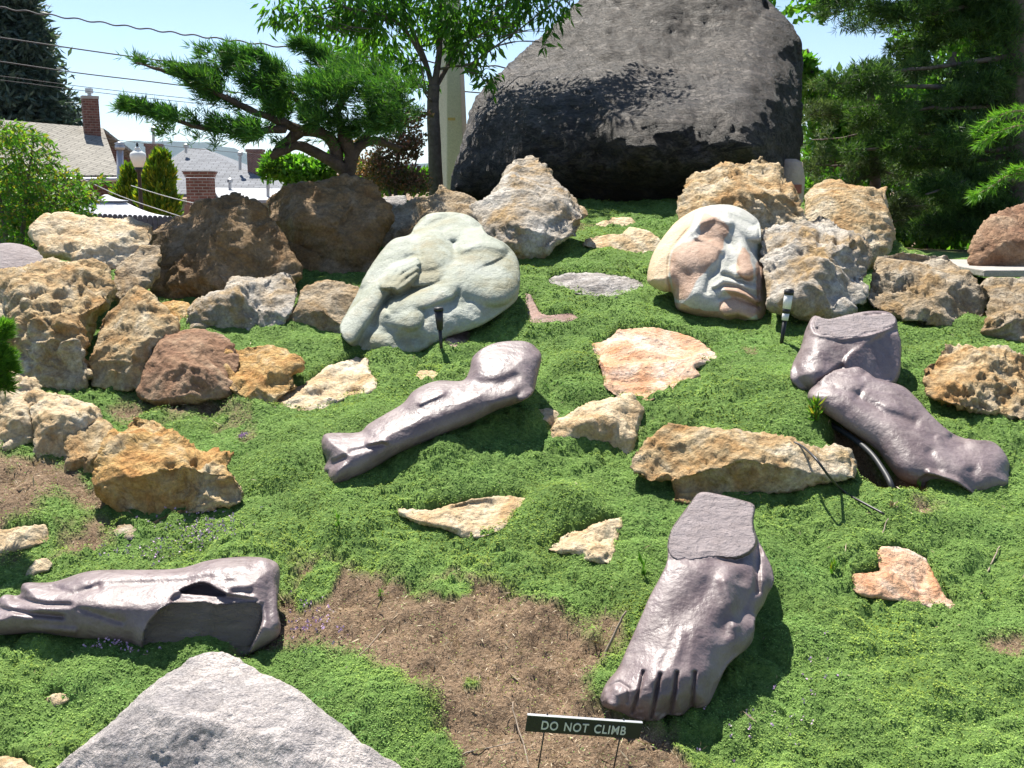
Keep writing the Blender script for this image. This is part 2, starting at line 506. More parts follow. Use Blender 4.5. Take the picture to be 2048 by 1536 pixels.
def zplane(X, Y):
    z = np.interp(Y, YT, ZT)
    c = capx(X)
    k = .05
    return np.where(Y < 12, -k * np.log(np.exp(-z / k) + np.exp(-c / k)), np.minimum(z, c))
def zground(X, Y, fine=True):
    X = np.asarray(X, float); Y = np.asarray(Y, float)
    z = zplane(X, Y)
    for p, r, h in BW:
        z = z + h * np.exp(-(((X - p[0]) ** 2 + (Y - p[1]) ** 2) / (r * r)) ** (2 if h < -.09 else 1))
    P = np.stack([X, Y, np.zeros_like(X)], -1)
    z = z + .035 * fbm(P * 1.5, 3, 21)
    z = z + np.clip((12 - Y) / 3, 0, 1) * .085 * (np.abs(fbm(P * 3.1, 3, 31)) - .16)
    if fine:
        w = np.clip((12 - Y) / 3, 0, 1)
        z = z + w * ((.003 + .026 * np.clip(fbm(P * 2.3, 2, 55) * 2 + .3, 0, 1)) * (np.abs(vnoise(P * 19, 41)) - .3) + .010 * np.abs(vnoise(P * 52, 43)))
    return z
def sdf_poly(x, y, poly):
    """distance (positive inside) and nearest point"""
    P = np.asarray(poly, float); Q = np.roll(P, -1, 0)
    best = np.full(x.shape, 1e18); nx = np.zeros(x.shape); ny = np.zeros(x.shape)
    ins = np.zeros(x.shape, bool)
    for (ax, ay), (bx, by) in zip(P, Q):
        ex, ey = bx - ax, by - ay
        L = ex * ex + ey * ey + 1e-12
        t = np.clip(((x - ax) * ex + (y - ay) * ey) / L, 0, 1)
        qx, qy = ax + t * ex, ay + t * ey
        d = (x - qx) ** 2 + (y - qy) ** 2
        m = d < best
        best = np.where(m, d, best); nx = np.where(m, qx, nx); ny = np.where(m, qy, ny)
        c = ((ay > y) != (by > y))
        with np.errstate(divide='ignore', invalid='ignore'):
            xi = ax + (y - ay) / (by - ay + (1e-12 if by == ay else 0)) * ex
        ins ^= c & (x < xi)
    d = np.sqrt(best)
    return np.where(ins, d, -d), nx, ny
def Gray(px, py):
    """distance along +Y where the pixel ray meets the modelled slope"""
    px = np.asarray(px, float); py = np.asarray(py, float)
    lo = np.full(np.broadcast(px, py).shape, 1.7); hi = np.full(lo.shape, 8.6)
    for _ in range(17):
        mid = (lo + hi) / 2; p = at(px, py, mid)
        above = p[..., 2] > zground(p[..., 0], p[..., 1], False)
        lo = np.where(above, mid, lo); hi = np.where(above, hi, mid)
    return (lo + hi) / 2
SOIL = [[(470, 1310), (520, 1240), (600, 1180), (560, 1120), (640, 1105), (720, 1135), (830, 1160), (940, 1128), (1050, 1160), (1090, 1205), (1170, 1250), (1260, 1235), (1240, 1330), (1205, 1400), (1290, 1440), (1370, 1470), (1390, 1540), (1400, 1640), (900, 1640), (890, 1520), (870, 1450), (820, 1400), (720, 1335), (600, 1300)],
        [(-90, 870), (40, 905), (130, 940), (215, 985), (200, 1015), (110, 1000), (70, 1040), (-90, 1075)],
        [(110, 1060), (190, 1042), (232, 1065), (205, 1110), (150, 1135), (95, 1110)],
        [(185, 805), (330, 797), (450, 806), (500, 822), (440, 838), (330, 850), (250, 845)],
        [(1835, 1022), (1870, 1012), (1885, 1035), (1850, 1045)], [(1970, 1300), (2060, 1285), (2070, 1330), (1990, 1340)],
        [(-40, 1100), (40, 1105), (60, 1135), (-40, 1140)]]
PIT = [[(1655, 860), (1700, 850), (1780, 910), (1850, 960), (1850, 990), (1790, 1000), (1720, 970), (1718, 930)]]
GREEN = [[(850, 1165), (900, 1150), (950, 1165), (940, 1200), (880, 1212), (845, 1190)], [(640, 1110), (690, 1130), (660, 1190), (600, 1220), (590, 1180)], [(930, 1390), (960, 1390), (960, 1410), (930, 1412)]]
ROCKS = [
 # name, poly, label, mat, D, lean, T, crag, pit, extra
 ('rock', [(58, 462), (72, 440), (98, 430), (140, 430), (200, 432), (260, 438), (303, 452), (308, 480), (290, 502), (262, 532), (225, 548), (170, 545), (128, 518), (92, 515), (76, 490)], 'cream topped boulder perched highest on the left pile, below the white canopy', 'cream', 6.0, .35, 1.0, .7, .3, {}),
 ('rock', [(-40, 585), (0, 556), (40, 533), (85, 512), (130, 512), (175, 520), (208, 545), (224, 580), (216, 612), (186, 640), (182, 700), (186, 750), (150, 790), (60, 800), (-40, 790)], 'large craggy tan and brown boulder at the left edge, beneath the perched cream one', 'ochre', 5.0, .38, .9, 1.0, .6, {}),
 ('rock', [(222, 560), (250, 515), (285, 490), (320, 493), (318, 545), (285, 595), (240, 612), (222, 590)], 'light grey slanting rock wedged between the perched boulder and the pointed rock', 'greyrock', 5.7, .35, .9, .9, .5, {}),
 ('rock', [(180, 770), (183, 690), (200, 635), (238, 605), (272, 577), (300, 590), (332, 622), (356, 648), (352, 690), (310, 700), (300, 770), (240, 782)], 'upright pointed tan rock with a shaded face on the left', 'ochre', 5.0, .3, .7, .7, .3, {}),
 ('rock', [(272, 795), (284, 745), (306, 700), (322, 668), (380, 657), (440, 664), (472, 690), (480, 722), (468, 775), (440, 800), (370, 812), (300, 808)], 'reddish brown boulder with a hollow in its top left, beside the pointed rock', 'redrock', 4.85, .42, .9, .5, .2, {}),
 ('rock', [(443, 702), (470, 698), (515, 684), (570, 690), (606, 712), (602, 738), (582, 752), (600, 775), (560, 798), (545, 815), (500, 824), (474, 800), (444, 772), (452, 740)], 'orange yellow craggy rock touching the right side of the reddish boulder', 'orange', 4.8, .5, .8, 1.0, .6, {}),
 ('rock', [(536, 815), (560, 785), (600, 770), (640, 745), (688, 722), (712, 712), (735, 722), (738, 742), (757, 766), (742, 788), (692, 800), (652, 822), (600, 826)], 'low cream rock with a raised finger, in the thyme above the left leg', 'cream', None, .75, .8, .9, .5, {}),
 ('rock', [(302, 470), (316, 442), (370, 425), (392, 400), (430, 396), (470, 391), (512, 408), (548, 440), (570, 500), (600, 545), (570, 575), (420, 605), (340, 610), (308, 565)], 'broad brown rock in shade behind the small dark path light', 'brownrock', 6.2, .2, .7, .7, .4, {}),
 ('rock', [(528, 405), (548, 372), (600, 353), (680, 347), (742, 358), (766, 398), (772, 440), (750, 485), (745, 560), (650, 585), (580, 570), (540, 490)], 'tall shaded brown rock directly under the juniper', 'brownrock', 6.7, .15, .7, .7, .3, {}),
 ('rock', [(368, 655), (370, 618), (395, 590), (425, 578), (450, 582), (468, 558), (520, 553), (550, 537), (586, 543), (600, 575), (594, 612), (574, 650), (520, 668), (420, 672)], 'long pale grey rock with a brown streak, in the row left of the torso carving', 'greywhite', None, .35, .8, .9, .3, {}),
 ('rock', [(554, 655), (572, 626), (590, 605), (612, 575), (660, 562), (715, 575), (728, 612), (715, 660), (660, 678), (600, 674)], 'rounded dusty pink grey rock touching the left side of the torso carving', 'greyrock', None, .4, .8, .6, .2, {}),
 ('rock', [(592, 575), (615, 566), (645, 572), (640, 600), (610, 610), (594, 600)], 'small grey rock peeping out behind the dusty pink one', 'greyrock', 6.5, .3, .8, .6, .2, {}),
 ('stone', [(128, 775), (140, 752), (165, 738), (200, 742), (206, 760), (190, 772), (150, 782)], 'small dark red stone at the foot of the pile on the left', 'redrock', None, .6, .8, .5, 0, {}),
 ('stone', [(318, 606), (345, 600), (378, 605), (380, 640), (360, 660), (330, 640)], 'small mossy yellow rock in the gap behind the pointed rock', 'orange', 5.8, .5, .8, .9, .3, {}),
 ('rock', [(-30, 765), (28, 757), (62, 765), (78, 788), (66, 820), (64, 880), (20, 900), (-30, 895)], 'cream rock cut by the left edge, first of the lower row', 'cream', None, .45, .9, 1.0, .6, {}),
 ('rock', [(44, 800), (70, 780), (110, 776), (150, 790), (190, 808), (208, 838), (180, 855), (150, 880), (135, 930), (100, 940), (72, 915), (62, 870)], 'cream rock with a rounded cap and dark hollow, second of the lower row', 'cream', None, .5, .9, 1.0, .6, {}),
 ('rock', [(124, 930), (130, 870), (158, 840), (195, 830), (232, 858), (240, 905), (206, 950), (170, 966), (138, 955)], 'brown pitted rock between the capped cream rock and the big orange one', 'ochre', None, .5, .9, 1.1, .9, {}),
 ('rock', [(196, 975), (205, 920), (222, 870), (245, 840), (275, 820), (322, 838), (366, 865), (390, 882), (440, 888), (474, 905), (468, 930), (484, 955), (494, 990), (474, 1012), (400, 1026), (345, 1042), (305, 1064), (270, 1066), (245, 1035), (222, 1008)], 'big bright orange craggy boulder, the largest of the lower left row', 'orange', None, .55, .85, 1.0, .4, {'step': 3.5}),
 ('stone', [(-30, 1060), (20, 1058), (60, 1050), (92, 1048), (98, 1082), (50, 1098), (-30, 1112)], 'flat cream and orange stone at the left edge above the broken foot', 'cream', None, .85, .5, .6, .2, {}),
 ('stone', [(226, 1062), (240, 1048), (262, 1050), (278, 1066), (264, 1080), (240, 1080)], 'small white stone just below the big orange boulder', 'greywhite', None, .85, .6, .5, 0, {}),
 ('stone', [(42, 1172), (50, 1145), (70, 1120), (92, 1116), (106, 1128), (98, 1142), (72, 1150), (60, 1172)], 'narrow cream stone standing behind the toes of the broken foot', 'cream', None, .5, .7, .4, 0, {}),
 ('stone', [(86, 1402), (105, 1388), (128, 1386), (138, 1400), (120, 1413), (96, 1414)], 'small cream pebble alone in the grass at lower left', 'cream', None, .8, .7, .3, 0, {}),
 ('stone', [(-20, 1520), (20, 1512), (50, 1520), (80, 1545), (60, 1570), (-20, 1570)], 'cream stone in the bottom left corner', 'cream', None, .7, .8, .6, .2, {}),
 ('boulder', [(60, 1600), (120, 1525), (165, 1486), (230, 1430), (290, 1378), (340, 1345), (380, 1318), (415, 1304), (445, 1304), (480, 1318), (520, 1342), (575, 1364), (610, 1390), (640, 1418), (668, 1440), (705, 1468), (750, 1500), (800, 1530), (860, 1600), (850, 1700), (60, 1700)], 'large smooth pinkish grey boulder cut by the bottom edge', 'greypink', 2.45, .82, .5, .24, 0, {'step': 4, 'facets': 6, 'smooth': True, 'fine': .5, 'base': 1620, 'dshift': 0}),
 ('rock', [(936, 425), (965, 390), (1000, 360), (1022, 330), (1058, 307), (1085, 326), (1108, 360), (1145, 395), (1182, 430), (1166, 445), (1162, 475), (1140, 492), (1095, 505), (1040, 520), (990, 520), (955, 480)], 'white and grey peaked rock with orange and black stains, under the dark boulder', 'greywhite', 6.9, .35, .8, .9, .3, {'step': 3.5}),
 ('rock', [(742, 535), (758, 465), (782, 420), (822, 395), (862, 385), (884, 368), (925, 385), (955, 405), (965, 470), (900, 510), (860, 540), (800, 545)], 'pinkish brown shaded rock behind the torso carving', 'greyrock', 7.0, .25, .7, .7, .3, {}),
 ('stone', [(756, 402), (780, 392), (812, 392), (812, 420), (780, 425)], 'dark flat slab between the shaded rocks left of the tree trunk', 'flatgrey', 7.6, .3, .6, .4, 0, {}),
 ('stone', [(1162, 490), (1195, 468), (1235, 472), (1262, 455), (1300, 463), (1330, 490), (1315, 512), (1260, 514), (1200, 500)], 'low cream rock with two humps on the grass left of the face carving', 'cream', None, .5, .8, .7, .1, {}),
 ('stone', [(1192, 448), (1225, 434), (1262, 436), (1275, 450), (1240, 462), (1205, 460)], 'small tan rock half shaded at the mouth of the hollow under the dark boulder', 'cream', None, .5, .8, .5, .1, {}),
 ('stone', [(1094, 562), (1115, 548), (1180, 545), (1245, 552), (1286, 566), (1288, 578), (1252, 592), (1205, 600), (1165, 592), (1115, 577)], 'flat pale grey slab lying in the thyme between the carvings', 'flatgrey', None, .75, .75, .45, .2, {'step': 3}),
 ('stone', [(1050, 588), (1062, 590), (1078, 622), (1096, 630), (1145, 626), (1162, 638), (1130, 650), (1060, 650), (1052, 620)], 'thin mauve shard curved in the thyme right of the torso carving', 'mauve', None, .9, .2, .2, 0, {'step': 3}),
 ('stone', [(886, 690), (896, 668), (922, 656), (942, 668), (936, 690), (905, 702)], 'pinkish flat shard behind the path light in front of the torso', 'mauve', None, .85, .2, .3, 0, {'step': 3}),
 ('rock', [(1180, 686), (1210, 680), (1238, 660), (1300, 654), (1350, 662), (1402, 678), (1432, 708), (1436, 722), (1388, 735), (1398, 752), (1382, 768), (1340, 786), (1292, 804), (1240, 797), (1210, 775), (1195, 725)], 'broad flat pink and white rock set in the middle of the slope', 'pinkrock', None, .85, .42, .35, .3, {'step': 3.5, 'w': .5}),
 ('stone', [(1060, 838), (1070, 820), (1098, 812), (1120, 825), (1120, 850), (1098, 868), (1072, 862)], 'small cream stone touching the left of the lumpy yellow rock', 'cream', None, .6, .9, .7, .2, {'step': 3}),
 ('rock', [(1104, 880), (1116, 840), (1150, 820), (1178, 796), (1220, 792), (1262, 790), (1280, 820), (1278, 870), (1264, 905), (1230, 928), (1180, 930), (1150, 905)], 'lumpy cream and yellow rock below the flat pink one', 'cream', None, .6, .8, .8, .3, {'step': 3.5}),
 ('rock', [(1260, 936), (1266, 900), (1300, 872), (1340, 844), (1400, 850), (1455, 856), (1520, 868), (1590, 885), (1640, 905), (1668, 900), (1700, 900), (1718, 920), (1717, 962), (1660, 966), (1590, 984), (1500, 995), (1450, 998), (1388, 1012), (1345, 1004), (1336, 960), (1300, 966)], 'long cream and ochre rock ending in a rounded knob beside the hose pit', 'ochre', None, .5, 1.1, .7, .3, {'step': 3.5}),
 ('stone', [(794, 1018), (830, 1020), (862, 1020), (900, 1012), (940, 1000), (990, 992), (1056, 996), (1034, 1026), (1014, 1056), (978, 1074), (930, 1076), (880, 1058), (838, 1052), (806, 1036)], 'sunken tan rock with a square hollow under a thyme hump', 'cream', None, .9, .5, .5, .4, {'step': 2.5, 'w': .5, 'facets': 0, 'ops': [('R', [(915, 1012), (980, 1012)], 15, -22), ('R', [(820, 1036), (900, 1052), (970, 1062)], 9, 8)]}),
 ('stone', [(1094, 1100), (1116, 1084), (1132, 1060), (1170, 1056), (1212, 1034), (1242, 1036), (1244, 1056), (1232, 1092), (1222, 1130), (1182, 1122), (1140, 1110)], 'jagged tan stone with a raised tip, left of the toes down foot', 'cream', None, .7, .9, 1.0, .4, {'step': 2.5}),
 ('stone', [(828, 760), (838, 742), (860, 740), (884, 748), (872, 760), (845, 768)], 'tiny flat cream stone above the calf of the left leg', 'cream', None, .9, .6, .5, 0, {'step': 3}),
 ('rock', [(1702, 1182), (1704, 1150), (1735, 1142), (1762, 1144), (1748, 1112), (1764, 1094), (1800, 1097), (1850, 1120), (1872, 1160), (1892, 1190), (1912, 1212), (1902, 1228), (1850, 1216), (1780, 1202), (1738, 1196)], 'heart shaped pale pink flat rock in the lower right grass', 'pinkrock', None, .85, .4, .5, .5, {'step': 3}),
 ('rock', [(1358, 450), (1360, 400), (1376, 362), (1420, 345), (1468, 322), (1498, 325), (1520, 309), (1555, 330), (1582, 362), (1602, 402), (1612, 445), (1570, 480), (1440, 480), (1390, 470)], 'craggy ochre rock standing directly behind the face carving', 'ochre', 6.6, .4, .85, 1.0, .8, {'step': 3.5}),
 ('rock', [(1604, 440), (1612, 395), (1632, 375), (1665, 367), (1715, 374), (1760, 384), (1778, 430), (1782, 500), (1740, 545), (1690, 540), (1610, 500)], 'smooth golden ochre rock right of the craggy one behind the face', 'ochre', 6.8, .35, .8, .5, .1, {}),
 ('rock', [(1738, 400), (1750, 380), (1774, 375), (1782, 420), (1790, 475), (1812, 510), (1800, 540), (1750, 540), (1735, 460)], 'narrow upright rock leaning on the right of the golden one', 'ochre', 7.1, .3, .9, .7, .2, {}),
 ('rock', [(1520, 460), (1555, 446), (1600, 442), (1640, 424), (1665, 432), (1690, 450), (1725, 470), (1742, 495), (1738, 545), (1736, 590), (1700, 625), (1660, 640), (1600, 622), (1545, 610), (1525, 585)], 'grey white pitted boulder touching the right side of the face carving', 'greywhite', 5.75, .4, .85, .95, .7, {'step': 3.5}),
 ('rock', [(1734, 605), (1738, 545), (1762, 508), (1800, 499), (1860, 506), (1900, 510), (1938, 540), (1978, 582), (1975, 630), (1958, 680), (1900, 665), (1850, 650), (1780, 635)], 'wide rough grey brown boulder second from the right edge', 'greyrock', 5.7, .45, .85, 1.0, .9, {'step': 3.5}),
 ('rock', [(1958, 650), (1972, 600), (1962, 562), (2000, 555), (2070, 565), (2110, 600), (2100, 690), (2000, 694), (1965, 685)], 'rough grey rock cut by the right edge', 'greyrock', 5.6, .4, .9, 1.1, .7, {}),
 ('boulder', [(1940, 525), (1950, 480), (1985, 432), (2020, 412), (2060, 398), (2140, 395), (2150, 545), (2040, 548), (1965, 540)], 'orange based dark brown boulder on the slab at the right edge', 'redrock', 6.6, .3, .8, .6, .5, {}),
 ('rock', [(1844, 735), (1868, 712), (1895, 689), (1950, 688), (2010, 700), (2060, 716), (2120, 745), (2110, 830), (2040, 842), (1960, 835), (1900, 815), (1852, 790)], 'deeply pitted yellow rock at the right edge, above the calf', 'ochre', None, .55, .9, 1.1, .9, {'step': 3.5}),
]
FLATS = [r[1] for r in ROCKS if r[4] is None and r[5] >= .65 and r[0] != 'boulder']
def flat_in(px, py):
    """px inside a flat stone's outline (positive), else negative"""
    out = np.full(px.shape, -99.0)
    for po in FLATS:
        q = np.array(po); m = (px > q[:, 0].min() - 12) & (px < q[:, 0].max() + 12) & (py > q[:, 1].min() - 12) & (py < q[:, 1].max() + 12)
        if m.any():
            d, _, _ = sdf_poly(px[m], py[m], po); out[m] = np.maximum(out[m], d)
    return out
def soil_mask(X, Y):
    """0 = thyme, 1 = bare soil"""
    z = zplane(X, Y)
    px, py = proj(np.stack([X, Y, z], -1))
    ok = Y > 1.5
    P = np.stack([X, Y, 0 * X], -1)
    jit = 34 * fbm(P * 7, 4, 77, .65)
    m = np.zeros_like(X)
    for po in SOIL:
        d, _, _ = sdf_poly(px, py, po)
        m = np.maximum(m, np.clip((d + jit * 1.5 + 8) / 34, 0, 1))
    for po in PIT:
        d, _, _ = sdf_poly(px, py, po)
        m = np.maximum(m, np.clip((d + jit * .2 + 6) / 8, 0, 1))
    for po in GREEN:
        d, _, _ = sdf_poly(px, py, po)
        m = np.minimum(m, 1 - np.clip((d + jit * .5 + 4) / 10, 0, 1))
    sp = np.clip((fbm(P * 2.2, 4, 99, .6) - .50) * 9, 0, .6)
    m = np.maximum(m, sp * ok)
    return np.where(ok, m, 1.0)
def build_ground():
    r = [0.35]
    while r[-1] < 9.6: r.append(r[-1] + max(.006, r[-1] * .0052) if r[-1] > 2.2 else r[-1] + .05)
    while r[-1] < 6000: r.append(r[-1] * 1.12)
    r = np.array(r)
    a0 = np.arange(-34, 34.001, .13)
    a = rad(1) * np.concatenate([np.arange(-84, -34, 2.0), a0, np.arange(36, 85, 2.0)])
    R, A = np.meshgrid(r, a, indexing='ij')
    X = R * np.sin(A); Y = R * np.cos(A)
    Z = zground(X, Y)
    Z = np.where(R > 30, -1.0, Z)
    sm = np.where(R < 12, soil_mask(X, Y), 1.0)
    P = np.stack([X, Y, 0 * X], -1)
    # thyme mat stands above the bare soil
    Z = Z + np.where(R < 12, .022 * (1 - sm) + sm * .014 * fbm(P * 24, 3, 91, .7), 0)
    gx_, gy_ = proj(np.stack([X, Y, zground(X, Y, False)], -1))
    Z = Z - .05 * np.clip((flat_in(gx_, gy_) + 2) / 8, 0, 1)
    n, k = R.shape
    idx = np.arange(n * k).reshape(n, k)
    Fq = np.stack([idx[:-1, :-1], idx[:-1, 1:], idx[1:, 1:], idx[1:, :-1]], -1).reshape(-1, 4)
    V = np.stack([X, Y, Z], -1).reshape(-1, 3)
    m, nt = newmat('garden ground'); N = NT(nt)
    v = N.coord()
    p = N.attr('soil')
    n1 = N.noise(v, 55, 5, .7); n2 = N.noise(v, 6, 5, .6)
    grn = N.ramp(n1, [(.3, (.06, .12, .028)), (.55, (.15, .25, .062)), (.75, (.26, .37, .11))])
    grn = N.mix(1.0, grn, N.ramp(n2, [(.3, .75), (.7, 1.2)]), 'MULTIPLY')
    n3 = N.noise(N.coord((1, 1, 1)), 90, 6, .75, 1.5)
    sol = N.ramp(n3, [(.3, (.08, .05, .03)), (.5, (.22, .15, .095)), (.72, (.46, .34, .23))])
    sol = N.mix(1.0, sol, N.ramp(n2, [(.3, .75), (.7, 1.25)]), 'MULTIPLY')
    col = N.mix(p, grn, sol)
    h = N.math('ADD', N.noise(v, 70, 5, .7), N.math('MULTIPLY', N.noise(v, 22, 4, .6), 1.2))
    N.out(col, .95, N.bump(h, .02, 1.0), .15)
    me = mesh_np('ground', V, Fq, m, True, {'soil': sm.reshape(-1)})
    o = link('ground', me); tag(o, kind='structure')
build_ground()

# ---- leaf carpets (one object each)
def tri_scatter(P, up, size, aspect, spread):
    """N x 3 points -> leaf diamonds, returns V, F"""
    n = len(P)
    d = RNG.normal(size=(n, 3)) * spread + up
    d /= np.linalg.norm(d, axis=1)[:, None]
    q = RNG.normal(size=(n, 3)); q -= d * (q * d).sum(1)[:, None]; q /= np.linalg.norm(q, axis=1)[:, None]
    s = size[:, None]
    tip = P + d * s; mid = P + d * s * .5
    V = np.stack([P, mid + q * s * aspect, tip, mid - q * s * aspect], 1).reshape(-1, 3)
    b = np.arange(n)[:, None] * 4
    return V, b + np.array([[0, 1, 2, 3]])
def carpet():
    n = 950000
    r = np.exp(RNG.uniform(math.log(2.05), math.log(9.0), n))
    a = RNG.uniform(rad(-33), rad(33), n)
    X = r * np.sin(a); Y = r * np.cos(a)
    sm = soil_mask(X, Y)
    dens = (1 - sm) + .02
    gx_, gy_ = proj(np.stack([X, Y, zground(X, Y, False)], -1))
    dens = np.where(flat_in(gx_, gy_) > 4, 0, dens)
    keep = RNG.uniform(size=n) < dens
    X, Y, r = X[keep], Y[keep], r[keep]
    n = len(X)
    Z = zground(X, Y) + .018 + RNG.uniform(0, .008, n)
    size = .0019 + .0011 * r
    size = size * RNG.uniform(.7, 1.5, n)
    P = np.stack([X, Y, Z], -1)
    nn = RNG.normal(size=(n, 3)) * .28 + np.array([-.05, .08, 1.0]); nn /= np.linalg.norm(nn, axis=1)[:, None]
    d = RNG.normal(size=(n, 3)); d -= nn * (d * nn).sum(1)[:, None]; d /= np.linalg.norm(d, axis=1)[:, None]
    q = np.cross(nn, d); s_ = size[:, None]
    V = np.stack([P - d * s_ * .5, P + q * s_ * .33, P + d * s_ * .5, P - q * s_ * .33], 1).reshape(-1, 3)
    Fq = np.arange(n)[:, None] * 4 + np.array([[0, 1, 2, 3]])
    me = mesh_np('creeping_thyme', V, Fq, M['thyme'], False)
    tag(link('creeping_thyme', me), 'low mat of creeping green thyme covering the slope', 'ground cover', kind='stuff')
    # dry stalks on soil
    n = 150000
    r = np.exp(RNG.uniform(math.log(2.05), math.log(8.0), n)); a = RNG.uniform(rad(-33), rad(33), n)
    X = r * np.sin(a); Y = r * np.cos(a)
    sm = soil_mask(X, Y)
    px, py = proj(np.stack([X, Y, zplane(X, Y)], -1))
    pit, _, _ = sdf_poly(px, py, PIT[0])
    keep = (RNG.uniform(size=n) < np.where(sm > .5, .62, .008)) & (pit < -5)
    X, Y, r = X[keep], Y[keep], r[keep]; n = len(X)
    Z = zground(X, Y) + np.where(sm[keep] > .5, .006, .03)
    L = RNG.uniform(.006, .022, n) * (.6 + r * .16) * np.where(RNG.uniform(size=n) < .04, 2.4, 1)
    V, Fq = tri_scatter(np.stack([X, Y, Z], -1), np.array([0, 0, .18]), L, .06, .8)
    me = mesh_np('dry_stalks', V, Fq, M['straw'], False)
    tag(link('dry_stalks', me), 'dry brown stalks and litter on the bare patches', 'litter', kind='stuff')
    # flowers
    c = []
    for (x, y, rx, ry, k) in [(400, 1070, 75, 40, 130), (290, 1120, 60, 20, 40), (620, 1260, 60, 40, 60), (240, 1320, 60, 12, 30), (1590, 1380, 90, 60, 16), (1500, 1480, 100, 40, 18), (180, 900, 10, 6, 8), (487, 890, 8, 6, 22)]:
        for _ in range(k):
            c.append((x + random.gauss(0, rx * .6), y + random.gauss(0, ry * .6)))
    c = np.array(c)
    P = at(c[:, 0], c[:, 1], G(c[:, 1])); P[:, 2] = zground(P[:, 0], P[:, 1]) + .028
    P = np.repeat(P, 3, 0) + RNG.normal(size=(len(P) * 3, 3)) * .004
    V, Fq = tri_scatter(P, np.array([0, -.3, .8]), np.full(len(P), .008), .5, .6)
    tag(link('thyme_flowers', mesh_np('thyme_flowers', V, Fq, M['flower'], False)), 'tiny mauve thyme flowers sprinkled over the mat', 'flowers', kind='stuff')
carpet()

# ------------------------------------------------------------ relief solids (rocks, carvings)
def catmull(poly, seg=6):
    P = np.asarray(poly, float); n = len(P); out = []
    for i in range(n):
        p0, p1, p2, p3 = P[i - 1], P[i], P[(i + 1) % n], P[(i + 2) % n]
        for k in range(seg):
            t = k / seg
            out.append(.5 * ((2 * p1) + (-p0 + p2) * t + (2 * p0 - 5 * p1 + 4 * p2 - p3) * t * t + (-p0 + 3 * p1 - 3 * p2 + p3) * t ** 3))
    return np.array(out)
def seg_dist(x, y, pts):
    pts = np.asarray(pts, float)
    if len(pts) == 1:
        return np.hypot(x - pts[0, 0], y - pts[0, 1]), np.zeros_like(x)
    best = np.full(x.shape, 1e18); par = np.zeros(x.shape)
    for i in range(len(pts) - 1):
        ax, ay = pts[i]; ex, ey = pts[i + 1] - pts[i]
        t = np.clip(((x - ax) * ex + (y - ay) * ey) / (ex * ex + ey * ey + 1e-9), 0, 1)
        d = (x - ax - t * ex) ** 2 + (y - ay - t * ey) ** 2
        m = d < best
        best = np.where(m, d, best); par = np.where(m, (i + t) / (len(pts) - 1), par)
    return np.sqrt(best), par
def sstep(t):
    t = np.clip(t, 0, 1); return t * t * (3 - 2 * t)
def smax(a, b, k):
    h = np.clip(.5 + .5 * (a - b) / k, 0, 1)
    return b + (a - b) * h + k * h * (1 - h)
